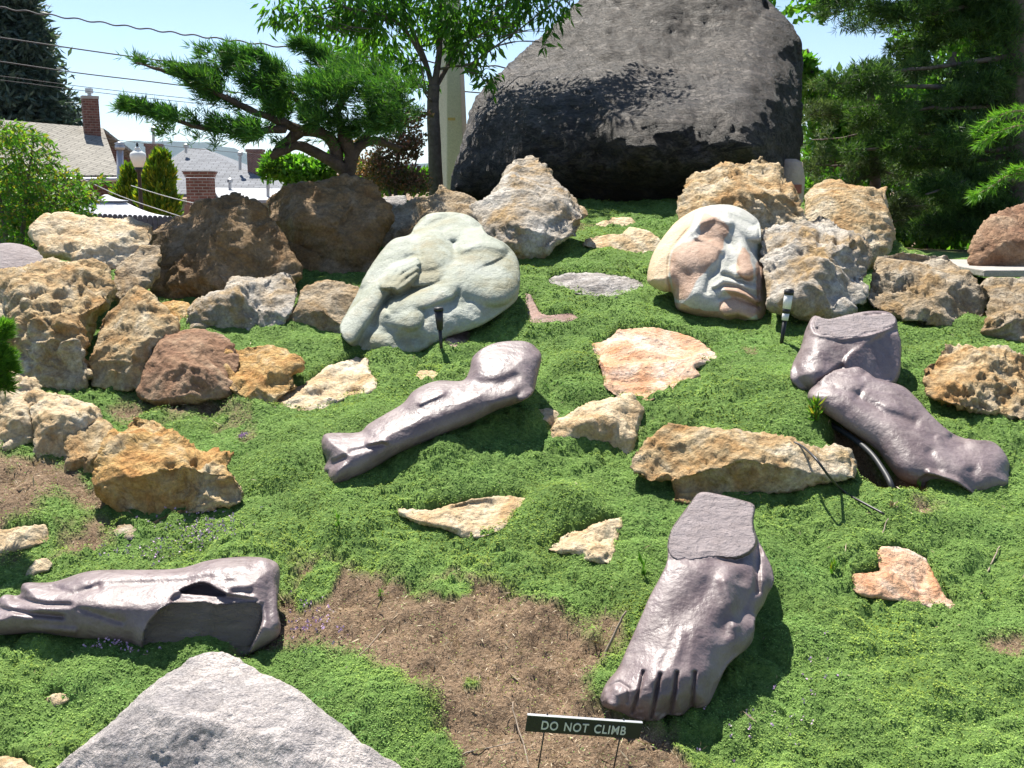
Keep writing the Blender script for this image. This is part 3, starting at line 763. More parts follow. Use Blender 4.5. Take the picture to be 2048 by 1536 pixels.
def relief(name, poly, label, cat, mat, D=None, base=None, lean=.4, T=.8, back=.8, w=.85, step=4., ops=(), facets=5, fs=1.0,
           seed=1, crag=1.0, fine=1.0, pit=0.0, smooth=False, curve=False, paint=None, cap=None, group=None, top=1.0, parent=None, strat=0.0, dshift=0.0, ngr=1.0, wgr=1.0):
    """closed stone: outline traced in photo pixels at its own distance, thickness T * half-width, carved by ops.
    base = photo row where it meets the slope; heights in ops are in photo pixels at that distance"""
    poly = np.asarray(poly, float)
    if base is None: base = poly[:, 1].max() - 4
    D1 = float(Gray(poly[:, 0].mean(), base)) if D is None else D
    flat = D is None and lean >= .65 and name != 'boulder'
    if flat: dshift = 0
    Dc = D1 + dshift
    if curve: poly2 = catmull(poly, 5)
    else:
        poly2 = catmull(poly, 4) * .45 + .55 * np.concatenate([poly[i] + (np.roll(poly, -1, 0)[i] - poly[i]) * (np.arange(4) / 4)[:, None] for i in range(len(poly))])
    x0, y0 = poly2.min(0) - step; x1, y1 = poly2.max(0) + step
    gx, gy = np.meshgrid(np.arange(x0, x1 + step, step), np.arange(y0, y1 + step, step))
    sd, nx, ny = sdf_poly(gx, gy, poly2)
    ins = sd > .12 * step
    cell = ins[:-1, :-1] | ins[1:, :-1] | ins[:-1, 1:] | ins[1:, 1:]
    used = np.zeros_like(ins)
    used[:-1, :-1] |= cell; used[1:, :-1] |= cell; used[:-1, 1:] |= cell; used[1:, 1:] |= cell
    edge = used & ~ins
    gx = np.where(edge, nx, gx); gy = np.where(edge, ny, gy); sd = np.where(edge, 0, sd)
    Rm = sd.max()
    t = np.clip(sd / (Rm * w), 0, 1)
    prof = np.sqrt(np.maximum(1 - (1 - t) ** 2, 0))
    ud = sstep(sd / (step * 2.5))
    rs = np.random.default_rng(seed)
    f = prof.copy()
    cx, cy = poly2.mean(0); hx = (x1 - x0) / 2; hy = (y1 - y0) / 2
    for k in range(facets):
        an = rs.uniform(0, 2 * math.pi) if k else -math.pi / 2 + rs.uniform(-.4, .4)
        q = ((gx - cx) * math.cos(an) / hx + (gy - cy) * math.sin(an) / hy)
        sl_ = rs.uniform(.5, 1.5) * fs
        f = np.minimum(f, 1.0 - sl_ * (q - rs.uniform(-.15, .35)))
    f = np.maximum(f, prof * .15)
    h = f * T * Rm * top
    if strat:
        pass
    for op in ops:
        kind = op[0]
        if kind == 'R':          # soft ridge / groove
            _, pts, rad_, amp = op[:4]
            if amp < 0: amp *= ngr
            rad_ = rad_ * wgr
            d, _p = seg_dist(gx, gy, pts); h = h + ud * amp * np.exp(-(d / rad_) ** 2)
        elif kind == 'C':        # limb / finger: union with a rounded capsule, r may taper
            _, pts, r_, b0, b1, k_ = op
            d, pr = seg_dist(gx, gy, pts)
            rr = r_[0] + (r_[1] - r_[0]) * pr if not np.isscalar(r_) else r_
            c_ = b0 + (b1 - b0) * pr + rr * (np.sqrt(np.maximum(1 - (d / rr) ** 2, 0)) - np.where(d > rr, (d / rr - 1) * 4, 0))
            h = smax(h, np.where(ins, np.maximum(c_, -50), 0), k_)
        elif kind == 'P':        # flat cut: h0 at (xr, yr), slopes per px
            _, pol, (xr, yr, h0, sx_, sy_), wd = op
            d, _1, _2 = sdf_poly(gx, gy, catmull(pol, 3))
            pl = h0 + sx_ * (gx - xr) + sy_ * (gy - yr)
            k_ = sstep((d + wd * .5) / wd); h = h * (1 - k_) + pl * k_
        elif kind == 'Q':        # trim down to a plane, never above the stone itself
            _, pol, (xr, yr, h0, sx_, sy_), off_, wd = op
            d, _1, _2 = sdf_poly(gx, gy, catmull(pol, 3))
            pl = np.minimum(h0 + sx_ * (gx - xr) + sy_ * (gy - yr), h - off_ * ud)
            k_ = sstep((d + wd * .5) / wd); h = h * (1 - k_) + pl * k_
        elif kind == 'K':        # control-point surface blended over whole shape
            _, pts, wt, pw = op
            pts = np.asarray(pts, float); q_ = pts[:, :2] / 300
            def U_(r2): return r2 * np.log(r2 + 1e-9)
            A_ = U_(((q_[:, None] - q_[None]) ** 2).sum(-1)) + np.eye(len(q_)) * .004
            Pm = np.concatenate([np.ones((len(q_), 1)), q_], 1)
            Mx = np.block([[A_, Pm], [Pm.T, np.zeros((3, 3))]])
            sol = np.linalg.solve(Mx, np.concatenate([pts[:, 2], np.zeros(3)]))
            hh = sol[-3] + sol[-2] * gx / 300 + sol[-1] * gy / 300
            for (a_, b_), w_ in zip(q_, sol[:-3]): hh = hh + w_ * U_((gx / 300 - a_) ** 2 + (gy / 300 - b_) ** 2)
            h = h * (1 - wt) + wt * prof ** .6 * hh
        elif kind == 'N':        # low lumps
            _, sc_, amp, sd_ = op
            h = h + ud * amp * fbm(np.stack([gx / sc_, gy / sc_, 0 * gx], -1), 3, sd_)
    h = np.where(edge, 0, h)
    px_m = PX(D1)
    gb = float(G(base))
    Dp = Dc + lean * (G(gy) - gb) * (D1 / gb)
    if flat: Dp = Gray(gx, gy) - (.016 if T > .25 else .010) / (.26 + tana(gy))
    front = at(gx, gy, np.maximum(Dp - h * px_m, .5))
    hb = back * T * Rm * prof
    backp = at(gx, gy, Dp + hb * px_m)
    H, W = gx.shape
    idf = np.full((H, W), -1); idf[used] = np.arange(used.sum()); nf = int(used.sum())
    idb = idf.copy(); inn = used & ~edge; idb[inn] = nf + np.arange(inn.sum())
    V = np.concatenate([front[used], backp[inn]])
    c = np.argwhere(cell)
    i, j = c[:, 0], c[:, 1]
    Ff = np.stack([idf[i, j], idf[i + 1, j], idf[i + 1, j + 1], idf[i, j + 1]], -1)
    Fb = np.stack([idb[i, j], idb[i, j + 1], idb[i + 1, j + 1], idb[i + 1, j]], -1)
    Fq = np.concatenate([Ff, Fb])
    def normals(V):
        a, b, c_, d = (V[Fq[:, k]] for k in range(4))
        fn = np.cross(c_ - a, d - b)
        vn = np.zeros_like(V)
        for k in range(4): np.add.at(vn, Fq[:, k], fn)
        return vn / (np.linalg.norm(vn, axis=1)[:, None] + 1e-12)
    size = max(min(Rm * 2, 260) * px_m, .03)
    off = rs.uniform(0, 50, 3)
    if crag:
        Q = V / size + off
        wv = np.stack([fbm(Q * 1.7 + 9 * k, 2, seed + k) for k in range(3)], -1)
        Qs = (Q + wv * .35)
        msk = sstep(fbm(Q * 1.5, 2, seed + 77) * 1.6 + .5)
        d = .15 * fbm(Qs * 1.3, 2, seed + 5) + .085 * (ridged(Qs * 1.9, 2, seed + 9, .4) - .5) + (.014 + .075 * msk) * (ridged(Qs * 5, 3, seed + 11) - .5)
        f1, f2, cid = voro(Qs * 2.3, seed + 2)
        d = d + .07 * (cid - .5) * np.clip((f2 - f1) * 3, 0, 1) - .03 * np.clip(1 - (f2 - f1) * 7, 0, 1)
        if pit:
            g1, g2, _c = voro(Qs * 7.0, seed + 12)
            d = d - pit * .06 * np.clip(.55 - g1, 0, 1) * 2 * (.3 + msk)
        V = V + normals(V) * (d * size * crag)[:, None]
    if fine:
        N_ = normals(V)
        ab = max(size, .15)
        d = .022 * ridged(V / (ab * .16) + off, 3, seed + 30) + .016 * fbm(V / (ab * .07) + off, 3, seed + 31)
        V = V + N_ * ((d - .012) * ab * fine)[:, None]
    attrs = {}
    gxa, gya = gx[used], gy[used]
    gxb, gyb = gx[inn], gy[inn]
    jit = lambda X_, Y_: 4 * fbm(np.stack([X_ / 18, Y_ / 18, 0 * X_], -1), 3, seed)
    for nm, pl in (('paint', paint), ('cap', cap)):
        if pl is not None:
            vals = []
            for X_, Y_ in ((gxa, gya), (gxb, gyb)):
                v_ = np.zeros_like(X_)
                for po in pl:
                    dd, _1, _2 = sdf_poly(X_, Y_, catmull(po, 3)); v_ = np.maximum(v_, np.clip((dd + jit(X_, Y_)) / 2.5 + .5, 0, 1))
                vals.append(v_)
            attrs[nm] = np.concatenate(vals)
    zb = V[:, 2].min(); cxy = V[:, :2].mean(0)
    loc = np.array([cxy[0], cxy[1], zb])
    me = mesh_np(name, V - loc, Fq, mat, smooth, attrs)
    o = link(name, me, parent, loc)
    if parent is None: tag(o, label, cat, group)
    return o

# --- the great dark boulder
BP = [(903, 392), (906, 345), (918, 300), (926, 262), (934, 228), (952, 190), (985, 152), (1030, 112), (1075, 75), (1120, 38), (1165, -5), (1230, -60), (1330, -90), (1440, -80), (1510, -30),
      (1550, 18), (1582, 52), (1604, 88), (1607, 150), (1608, 250), (1603, 330), (1590, 420), (1480, 470), (1330, 475), (1200, 470), (1120, 430), (1010, 410)]
relief('boulder', BP, 'huge dark grey brown boulder overhanging the top of the rock garden', 'boulder', M['boulder'], D=9.9, base=440, lean=.15, T=.9, back=.7, w=.45, step=5,
       facets=0, seed=5, crag=.2, fine=.7, smooth=True,
       ops=[('K', [(940, 230, 120), (990, 300, 190), (940, 360, 140), (1000, 190, 150), (1080, 110, 120), (1170, 30, 70), (1330, -60, 10), (1350, -20, 45), (1450, -10, 60), (1530, 30, 90),
                   (1060, 260, 300), (1110, 350, 290), (1180, 180, 290), (1250, 130, 270), (1290, 250, 440), (1300, 290, 440), (1400, 70, 160), (1400, 150, 320), (1430, 212, 450), (1440, 260, 455), (1500, 190, 440), (1500, 100, 290), (1520, 260, 450),
                   (1300, 340, 385), (1420, 330, 400), (1500, 330, 400), (1200, 400, 240), (1330, 400, 260), (1330, 450, 160), (1450, 440, 180), (1592, 150, 270), (1592, 300, 250), (1575, 60, 150), (1545, 330, 380), (1200, 300, 375)], 1.0, 2.2),
            ('R', [(1240, 240), (1340, 250), (1440, 200), (1545, 160)], 24, 10), ('R', [(1548, 110), (1550, 200), (1554, 330)], 12, 20), ('R', [(1530, 20), (1500, 60), (1440, 60)], 10, -10), ('N', 70, 22, 3), ('N', 24, 7, 4)])

for i, (nm, poly, lab, mat, D, lean, T, crag, pit, ex) in enumerate(ROCKS):
    kw = dict(step=3.2, facets=6, fine=.8, smooth=True, w=.8)
    kw.update(ex)
    relief(nm, poly, lab, 'boulder' if nm == 'boulder' else nm, M[mat], D=D, lean=lean, T=T, crag=crag, pit=pit, seed=40 + i * 3, **kw)

# ------------------------------------------------------------ carvings
def zpts(l, ox, oy, s): return [(ox + a / s, oy + b / s) for a, b in l]
# face
z7 = lambda l: zpts(l, 1250, 380, 5.486)
face_out = z7([(245, 930), (265, 820), (310, 690), (400, 540), (560, 350), (740, 230), (900, 175), (1080, 158), (1250, 188), (1400, 275), (1480, 370), (1500, 560), (1500, 760), (1550, 850), (1568, 930), (1556, 1200), (1530, 1390), (1440, 1430), (1200, 1435), (900, 1405), (650, 1345), (560, 1290), (520, 1130), (420, 1115), (260, 1030)])
capline = z7([(900, 180), (790, 260), (740, 390), (620, 520), (530, 640), (490, 760), (480, 950), (510, 1130)])
capreg = z7([(200, 1100), (200, 800), (300, 500), (600, 200), (900, 120), (905, 182), (790, 260), (740, 390), (620, 520), (530, 640), (490, 760), (480, 950), (512, 1140)])
relief('face_carving', face_out, 'carved stone face with closed mouth, reddish cheek and tan cap, leaning on the slope', 'statue', M['face'], base=632, lean=.30, T=.75, back=.7, w=.55, step=1.7,
       facets=0, seed=3, crag=0, fine=.10, smooth=True, curve=True, ngr=.62, wgr=1.3, cap=[capreg],
       paint=[z7([(500, 740), (560, 620), (800, 520), (830, 300), (900, 250), (1050, 330), (1150, 430), (1080, 560), (1060, 690), (900, 870), (740, 1060), (700, 1190), (560, 1200), (500, 1000)]),
              z7([(1290, 640), (1370, 720), (1410, 900), (1400, 1000), (1250, 940), (1220, 760)]), z7([(1080, 1070), (1250, 1070), (1450, 1190), (1460, 1340), (1300, 1420), (1060, 1400), (1040, 1230), (1180, 1180)]),
              z7([(1440, 820), (1600, 820), (1600, 1450), (1460, 1400)]), z7([(500, 1230), (900, 1330), (1060, 1330), (1060, 1450), (600, 1400)])],
       ops=[('Q', capreg, (1345, 500, 64, .62, .06), 6, 6),
            ('R', capline, 2.6, -12),
            ('R', z7([(820, 300), (1000, 235), (1250, 260), (1480, 400)]), 12, 8),
            ('R', [(1388, 462), (1402, 444), (1430, 434), (1458, 446)], 7, 14), ('R', z7([(1120, 300), (1230, 380), (1330, 470)]), 6, 8), ('R', z7([(1180, 290), (1330, 350), (1470, 400)]), 4, -10),
            ('R', [(1402, 466), (1430, 474), (1452, 482)], 11, -14), ('C', [(1413, 463), (1436, 466)], (14, 12), 54, 58, 4), ('R', [(1392, 474), (1420, 487), (1444, 501)], 4, 9), ('R', [(1458, 486)], 10, -18),
            ('R', z7([(1400, 640), (1450, 720)]), 10, -18), ('C', z7([(1350, 480), (1460, 480)]), 14, 62, 62, 6),
            ('C', [(1378, 516), (1418, 512)], (40, 34), 46, 56, 10), ('R', [(1346, 530), (1374, 552), (1386, 572)], 9, -6), ('R', [(1358, 592), (1385, 580)], 14, 7),
            # nose
            ('C', z7([(1280, 560), (1290, 700), (1340, 880)]), (9, 17), 66, 84, 5), ('C', z7([(1120, 840), (1230, 900)]), (10, 12), 66, 80, 4), ('R', z7([(1080, 930), (1250, 990), (1410, 1030)]), 4, -20),
            ('R', z7([(1060, 720), (1020, 880), (930, 960), (895, 1110)]), 4.5, -12), ('R', z7([(1170, 660), (1180, 780)]), 9, -8),
            # mouth and chin
            ('R', z7([(990, 1060), (1080, 990), (1200, 1000), (1330, 1050), (1450, 1090)]), 5, 9), ('R', z7([(980, 1090), (1090, 1050), (1240, 1060), (1450, 1180)]), 2.6, -14),
            ('R', z7([(1090, 1095), (1220, 1110), (1330, 1150), (1450, 1220)]), 4.5, 14), ('R', z7([(1050, 1180), (1200, 1175), (1330, 1220), (1460, 1290)]), 4.5, -13),
            ('C', z7([(1120, 1300), (1250, 1290), (1400, 1350)]), (15, 13), 62, 60, 6), ('R', z7([(1478, 380), (1478, 780), (1462, 1000), (1462, 1380)]), 2.2, -9)])
# torso
z5 = lambda l: zpts(l, 600, 350, 2.926)
torso_out = z5([(232, 890), (270, 810), (330, 700), (380, 590), (450, 480), (540, 380), (640, 350), (672, 300), (740, 232), (860, 217), (980, 234), (1060, 290), (1095, 345), (1200, 400), (1262, 470), (1288, 560), (1282, 680), (1250, 750), (1100, 860), (1000, 905), (860, 950), (740, 1020), (640, 1060), (480, 1055), (330, 1015), (255, 960)])
relief('torso_carving', torso_out, 'headless grey green stone torso with arm raised across its chest', 'statue', M['torso'], base=700, lean=.48, T=.55, back=.7, w=.75, step=2.2,
       facets=0, seed=8, crag=0, fine=.16, smooth=True, curve=True, ngr=.62, wgr=1.3,
       ops=[('N', 50, 10, 4), ('N', 16, 3, 5),
            ('C', z5([(820, 290), (960, 300)]), (34, 34), 18, 20, 10), ('R', z5([(700, 350), (760, 290), (860, 250)]), 5, -14), ('R', z5([(640, 360), (760, 350), (880, 385), (1000, 390), (1080, 360)]), 8, -14),
            ('C', z5([(880, 350), (1000, 340), (1080, 380)]), (14, 12), 52, 48, 8),
            ('C', z5([(600, 440), (520, 540), (450, 620)]), (46, 36), 30, 12, 10), ('C', z5([(760, 460), (820, 520)]), (50, 44), 44, 48, 12),
            ('C', z5([(1050, 470), (1000, 560), (1120, 600)]), (56, 60), 42, 30, 12), ('R', z5([(700, 380), (690, 470), (640, 500)]), 9, -16),
            ('R', z5([(890, 400), (930, 450), (880, 520), (850, 590)]), 10, -9), ('R', z5([(950, 440), (1060, 400), (1180, 430)]), 6, 12),
            # hollow under the chest
            ('R', z5([(470, 720), (600, 690), (720, 640), (840, 580)]), 13, -36), ('C', z5([(660, 610), (780, 590), (860, 540)]), (16, 20), 58, 62, 6),
            # lower arm from the right shoulder
            ('C', z5([(560, 770), (720, 730), (860, 670), (930, 560), (1040, 510)]), (16, 26), 66, 66, 8),
            ('C', z5([(500, 820), (640, 830)]), (22, 30), 48, 54, 8), ('R', z5([(505, 810)]), 6, 10),
            ('R', z5([(440, 880), (560, 960), (700, 960)]), 12, -18),
            # raised forearm + hand
            ('R', z5([(350, 980), (430, 850), (480, 740)]), 12, -26),
            ('C', z5([(280, 920), (380, 790), (470, 670)]), (24, 16), 46, 68, 4),
            ('C', z5([(470, 680), (540, 620), (600, 590)]), (15, 19), 66, 72, 3),
            ('C', z5([(490, 650), (560, 550), (680, 500)]), (6, 4.5), 100, 92, .6), ('C', z5([(520, 650), (590, 560), (690, 515)]), (6, 4.5), 103, 94, .6), ('C', z5([(550, 650), (610, 590), (680, 545)]), (6, 4.5), 103, 94, .6), ('C', z5([(570, 660), (630, 620), (675, 580)]), (6, 4.5), 100, 90, .6)])
# left leg
z2 = lambda l: zpts(l, 600, 650, 2.926)
leg_out = z2([(128, 670), (165, 633), (340, 628), (400, 580), (500, 520), (600, 460), (660, 390), (740, 345), (820, 325), (950, 325), (990, 270), (1010, 190), (1080, 130), (1180, 98), (1320, 96), (1390, 140), (1414, 190), (1392, 290), (1365, 395), (1290, 450), (1150, 500), (1000, 575), (850, 635), (700, 700), (560, 760), (470, 815), (330, 895), (210, 945), (168, 915), (138, 850), (155, 790), (130, 730)])
relief('leg_carving', leg_out, 'polished purple stone lower leg with bent knee, lying in the middle of the slope', 'statue', M['purple'], base=900, lean=.55, T=1.25, back=.6, w=.95, step=2.2,
       facets=0, seed=12, crag=0, fine=.12, smooth=True, curve=True, ngr=.62, wgr=1.3, group=None,
       ops=[('C', z2([(240, 690), (330, 720), (450, 690)]), (20, 15), 16, 22, 8), ('C', z2([(330, 790), (260, 860)]), (26, 20), 26, 20, 6), ('R', z2([(150, 880), (200, 810), (260, 780)]), 5, -22), ('R', z2([(300, 740), (400, 720), (480, 690)]), 4, -12), ('R', z2([(400, 690), (500, 680)]), 4, 10),
            ('R', z2([(680, 440), (800, 385), (900, 360)]), 17, 9), ('R', z2([(700, 460), (840, 400)]), 3.5, 6),
            ('C', z2([(420, 660), (600, 590), (800, 530), (940, 440), (960, 380)]), (12, 15), 24, 34, 8), ('R', z2([(640, 525), (760, 478), (890, 425)]), 12, -8), ('R', z2([(560, 640), (760, 600), (1000, 520)]), 10, -5),
            ('C', z2([(1110, 180), (1300, 170)]), (30, 30), 14, 14, 10), ('R', z2([(1020, 160), (1040, 260)]), 10, 6),
            ('R', z2([(1120, 130), (1130, 260)]), 8, -4),
            ('C', z2([(1060, 275), (1240, 255)]), (13, 13), 42, 42, 8), ('R', z2([(1050, 350), (1180, 340), (1260, 310)]), 10, -22), ('C', z2([(1290, 350), (1310, 400)]), (16, 18), 44, 40, 6), ('R', z2([(1240, 430), (1150, 450)]), 12, 8)])
# right leg, two stones
z6 = lambda l: zpts(l, 1250, 350, 2.56)
z3 = lambda l: zpts(l, 1250, 750, 2.56)
thigh_out = z6([(843, 1030), (860, 960), (898, 880), (925, 790), (965, 722), (1040, 735), (1130, 715), (1250, 698), (1350, 703), (1392, 740), (1402, 800), (1420, 880), (1412, 990), (1380, 1070), (1300, 1150), (1100, 1160), (1000, 1140), (930, 1125), (870, 1080)])
relief('thigh_carving', thigh_out, 'broken purple stone thigh piece standing above the right shin', 'statue', M['purple'], base=785, lean=.36, T=.95, back=.8, w=.7, step=2.4,
       facets=0, seed=15, crag=0.10, fine=.14, smooth=True, curve=True, ngr=.62, wgr=1.3, paint=[z6([(985, 735), (1130, 722), (1340, 712), (1382, 755), (1250, 805), (1110, 830), (980, 800)])], dshift=.04,
       ops=[('P', z6([(965, 735), (1130, 718), (1340, 706), (1396, 760), (1250, 812), (1110, 838), (960, 805)]), (1700, 672, 74, .0, 1.3), 6),
            ('R', z6([(960, 810), (1110, 840), (1260, 815), (1395, 770)]), 4, 8),
            ('P', z6([(1120, 960), (1200, 880), (1395, 800), (1418, 900), (1400, 1010), (1330, 1060), (1180, 1010)]), (1740, 700, 74, -.5, -.25), 8),
            ('R', z6([(960, 860), (940, 980), (1000, 1060)]), 22, 10), ('C', z6([(890, 1030), (920, 1060)]), (24, 22), 34, 34, 6), ('R', z6([(1000, 1060), (1110, 980)]), 4, -16), ('R', z6([(985, 792)]), 4, -26)])
shin_out = z6([(938, 1115), (1000, 1048), (1080, 993), (1180, 978), (1242, 1008), (1300, 1048), (1420, 1080), (1500, 1150), (1570, 1230)]) + z3([(1680, 300), (1780, 330), (1880, 340), (1945, 400), (1980, 490), (1985, 570), (1900, 612), (1800, 645), (1700, 615), (1500, 570), (1400, 525), (1330, 440), (1270, 370), (1100, 250), (960, 150)])
relief('leg_carving', shin_out, 'polished purple stone shin and ankle lying diagonally beside the hose pit at right', 'statue', M['purple'], base=900, lean=.55, T=1.15, back=.6, w=.95, step=2.4, dshift=-.06,
       facets=0, seed=18, crag=0, fine=.12, smooth=True, curve=True, ngr=.62, wgr=1.3,
       ops=[('C', z6([(1040, 1060), (1190, 1020)]), (20, 16), 30, 40, 8), ('R', z6([(1080, 1090), (1200, 1120), (1250, 1060)]), 5, -9),
            ('C', z6([(1240, 1060), (1400, 1130), (1500, 1220), (1620, 1330)]), (18, 20), 42, 36, 8), ('R', z6([(1200, 1140), (1330, 1220), (1480, 1270)]), 9, -24),
            ('C', z6([(1110, 1080), (1190, 1180), (1330, 1290), (1480, 1370)]), (12, 14), 48, 40, 8), ('R', z6([(1130, 1230), (1300, 1350)]), 16, -6),
            ('C', z3([(1600, 330), (1640, 420), (1700, 500)]), (9, 10), 60, 58, 8), ('C', z3([(1800, 400), (1880, 440)]), (32, 36), 30, 30, 10), ('R', z3([(1560, 400), (1600, 480)]), 9, -12), ('R', z3([(1780, 500), (1800, 600)]), 12, -18),
            ('R', z3([(1560, 500), (1700, 545), (1800, 630)]), 5, 12), ('P', z3([(1540, 510), (1700, 560), (1800, 640), (1700, 640), (1500, 590)]), (1900, 972, 18, 0, -1.4), 5)])
# foot, toes towards the camera
z8 = lambda l: zpts(l, 1150, 950, 3.011)
foot_out = z8([(158, 1375), (153, 1330), (195, 1240), (258, 1165), (310, 1050), (390, 870), (450, 730), (530, 580), (557, 500), (558, 400), (590, 310), (640, 240), (700, 160), (742, 110), (800, 104), (900, 124), (1000, 150), (1082, 185), (1076, 290), (1104, 390), (1150, 480), (1190, 570), (1197, 650), (1160, 720), (1135, 780), (1090, 860), (1080, 950), (1050, 1030), (935, 1130), (885, 1210), (840, 1310), (800, 1385), (740, 1405), (700, 1400), (650, 1445), (575, 1448), (555, 1445), (500, 1488), (450, 1488), (420, 1482), (340, 1462), (260, 1425), (180, 1400)])
cutp = z8([(742, 112), (800, 106), (900, 126), (1000, 152), (1078, 190), (1070, 290), (1092, 385), (1070, 450), (960, 502), (800, 490), (620, 505), (566, 440), (578, 330), (640, 240), (700, 165)])
relief('foot_carving', foot_out, 'polished purple stone foot pointing toes down the slope, cut flat above the ankle', 'statue', M['purple'], base=1400, lean=.62, T=.9, back=.35, w=1.0, step=2.2, dshift=-.055,
       facets=0, seed=22, crag=0, fine=.10, smooth=True, curve=True, ngr=.62, wgr=1.3, paint=[cutp],
       ops=[('C', z8([(700, 560), (560, 820), (420, 1120)]), (78, 52), 42, 14, 16), ('C', z8([(900, 640), (760, 1050)]), (60, 44), 50, 10, 16),
            ('R', z8([(900, 640), (940, 760), (960, 900)]), 10, 16), ('R', z8([(1000, 640), (1010, 800), (900, 920)]), 16, -26), ('C', z8([(1130, 480), (1150, 640)]), (18, 20), 20, 16, 6), ('R', z8([(1100, 430), (1100, 700)]), 5, -26),
            ('C', z8([(1030, 900), (960, 1010), (860, 1180)]), (26, 24), 24, 14, 14),
            ('R', z8([(560, 960), (480, 1160)]), 9, 3), ('R', z8([(640, 960), (580, 1160)]), 9, 3), ('R', z8([(720, 940), (690, 1160)]), 9, 3), ('R', z8([(600, 960), (530, 1120)]), 7, -2),
            ('C', z8([(380, 1130), (340, 1210), (250, 1330)]), (30, 27), 26, 32, 7),
            ('C', z8([(470, 1170), (440, 1290), (400, 1440)]), (17, 14), 50, 22, 3), ('C', z8([(565, 1170), (540, 1290), (510, 1445)]), (17, 14), 50, 22, 3), ('C', z8([(668, 1170), (650, 1290), (618, 1410)]), (17, 15), 46, 20, 3), ('C', z8([(780, 1160), (775, 1260), (755, 1360)]), (19, 16), 36, 16, 3),
            ('R', z8([(462, 1215)]), 15, 7), ('R', z8([(556, 1215)]), 15, 7), ('R', z8([(658, 1215)]), 15, 7), ('R', z8([(770, 1200)]), 15, 6), ('R', z8([(440, 1330)]), 14, 5), ('R', z8([(530, 1330)]), 14, 5), ('R', z8([(640, 1315)]), 14, 5), ('R', z8([(412, 1185), (390, 1290), (345, 1430)]), 2.6, -25), ('R', z8([(515, 1200), (490, 1300), (460, 1460)]), 2.6, -25), ('R', z8([(615, 1190), (600, 1300), (570, 1440)]), 2.6, -25), ('R', z8([(722, 1190), (712, 1290), (700, 1400)]), 2.6, -22),
            ('R', z8([(165, 1350), (205, 1275), (265, 1245), (325, 1285), (315, 1370)]), 2.4, -9), ('C', z8([(262, 1300), (236, 1365)]), (15, 13), 55, 49, 1.2),
            ('R', z8([(360, 1418), (400, 1412)]), 3, -6), ('R', z8([(470, 1430), (510, 1425)]), 3, -6),
            ('P', cutp, (1430, 1110, 100, .0, .72), 5), ('R', z8([(560, 510), (800, 510), (980, 520)]), 6, -9),
            ])
# fallen foot on the left, cut face to the camera
z4 = lambda l: zpts(l, 0, 1000, 2.866)
f2_out = z4([(-170, 760), (-180, 640), (-60, 610), (-20, 600), (-5, 570), (30, 543), (110, 545), (120, 500), (150, 474), (300, 470), (480, 415), (620, 400), (1000, 395), (1200, 345), (1400, 325), (1540, 338), (1604, 400), (1590, 600), (1606, 760), (1500, 850), (1370, 900), (1200, 870), (1000, 855), (830, 860), (700, 820), (420, 790), (200, 765), (0, 775)])
cut2 = z4([(990, 592), (1080, 588), (1180, 586), (1240, 602), (1300, 595), (1470, 590), (1504, 690), (1440, 840), (1380, 930), (1200, 920), (850, 880), (838, 740), (900, 650)])
relief('foot_carving', f2_out, 'fallen purple stone foot on its side at lower left, broken face towards the viewer', 'statue', M['purple'], base=1280, lean=.55, T=.9, back=.5, w=.9, step=2.3,
       facets=0, seed=26, crag=0, fine=.10, smooth=True, curve=True, ngr=.62, wgr=1.3, paint=[cut2], cap=[cut2],
       ops=[('R', z4([(480, 470), (800, 440), (1100, 430), (1400, 380)]), 10, 8), ('R', z4([(560, 480), (800, 480), (1050, 470), (1200, 440)]), 6, -10),
            ('C', z4([(170, 510), (330, 520), (480, 490)]), (13, 14), 18, 26, 5), ('R', z4([(300, 500), (420, 540), (560, 500)]), 6, -16),
            ('C', z4([(20, 580), (200, 620), (420, 650)]), (12, 14), 22, 36, 4), ('C', z4([(-120, 680), (100, 690), (420, 720)]), (14, 16), 26, 44, 4),
            ('R', z4([(80, 560), (260, 600), (400, 600)]), 4, -20), ('R', z4([(-20, 620), (150, 650), (360, 670)]), 4, -20), ('R', z4([(430, 590), (700, 620), (900, 600)]), 16, 8), ('R', z4([(450, 620), (700, 700)]), 5, -8),
            ('P', z4([(990, 588), (1040, 528), (1300, 545), (1470, 570), (1480, 590), (1240, 598), (1180, 582)]), (430, 1200, 70, .0, .12), 8),
            ('P', z4([(1040, 532), (1090, 492), (1170, 476), (1240, 510), (1290, 550)]), (400, 1180, 30, .0, .5), 3), ('R', z4([(1340, 530), (1430, 528)]), 6, -16), ('R', z4([(1300, 470), (1340, 465)]), 4, -5),
            ('C', z4([(1500, 400), (1540, 560), (1560, 700)]), (22, 14), 34, 40, 6),
            ('P', cut2, (420, 1206, 68, -.02, -.58), 4), ('R', z4([(1500, 600), (1510, 690), (1440, 850)]), 3, -8), ('R', z4([(1230, 610), (1220, 760)]), 3, 3)])
relief('carved_stone', [(-40, 500), (0, 487), (40, 488), (75, 502), (94, 522), (88, 545), (50, 575), (0, 610), (-40, 620)], 'smooth pale mauve rounded stone at the left edge beside the shrub', 'stone', M['purple'], D=6.3, lean=.5, T=1, facets=0, crag=0, fine=.1, smooth=True, curve=True, ngr=.62, wgr=1.3, step=3,
       paint=[[(-60, 450), (120, 450), (120, 650), (-60, 650)]])
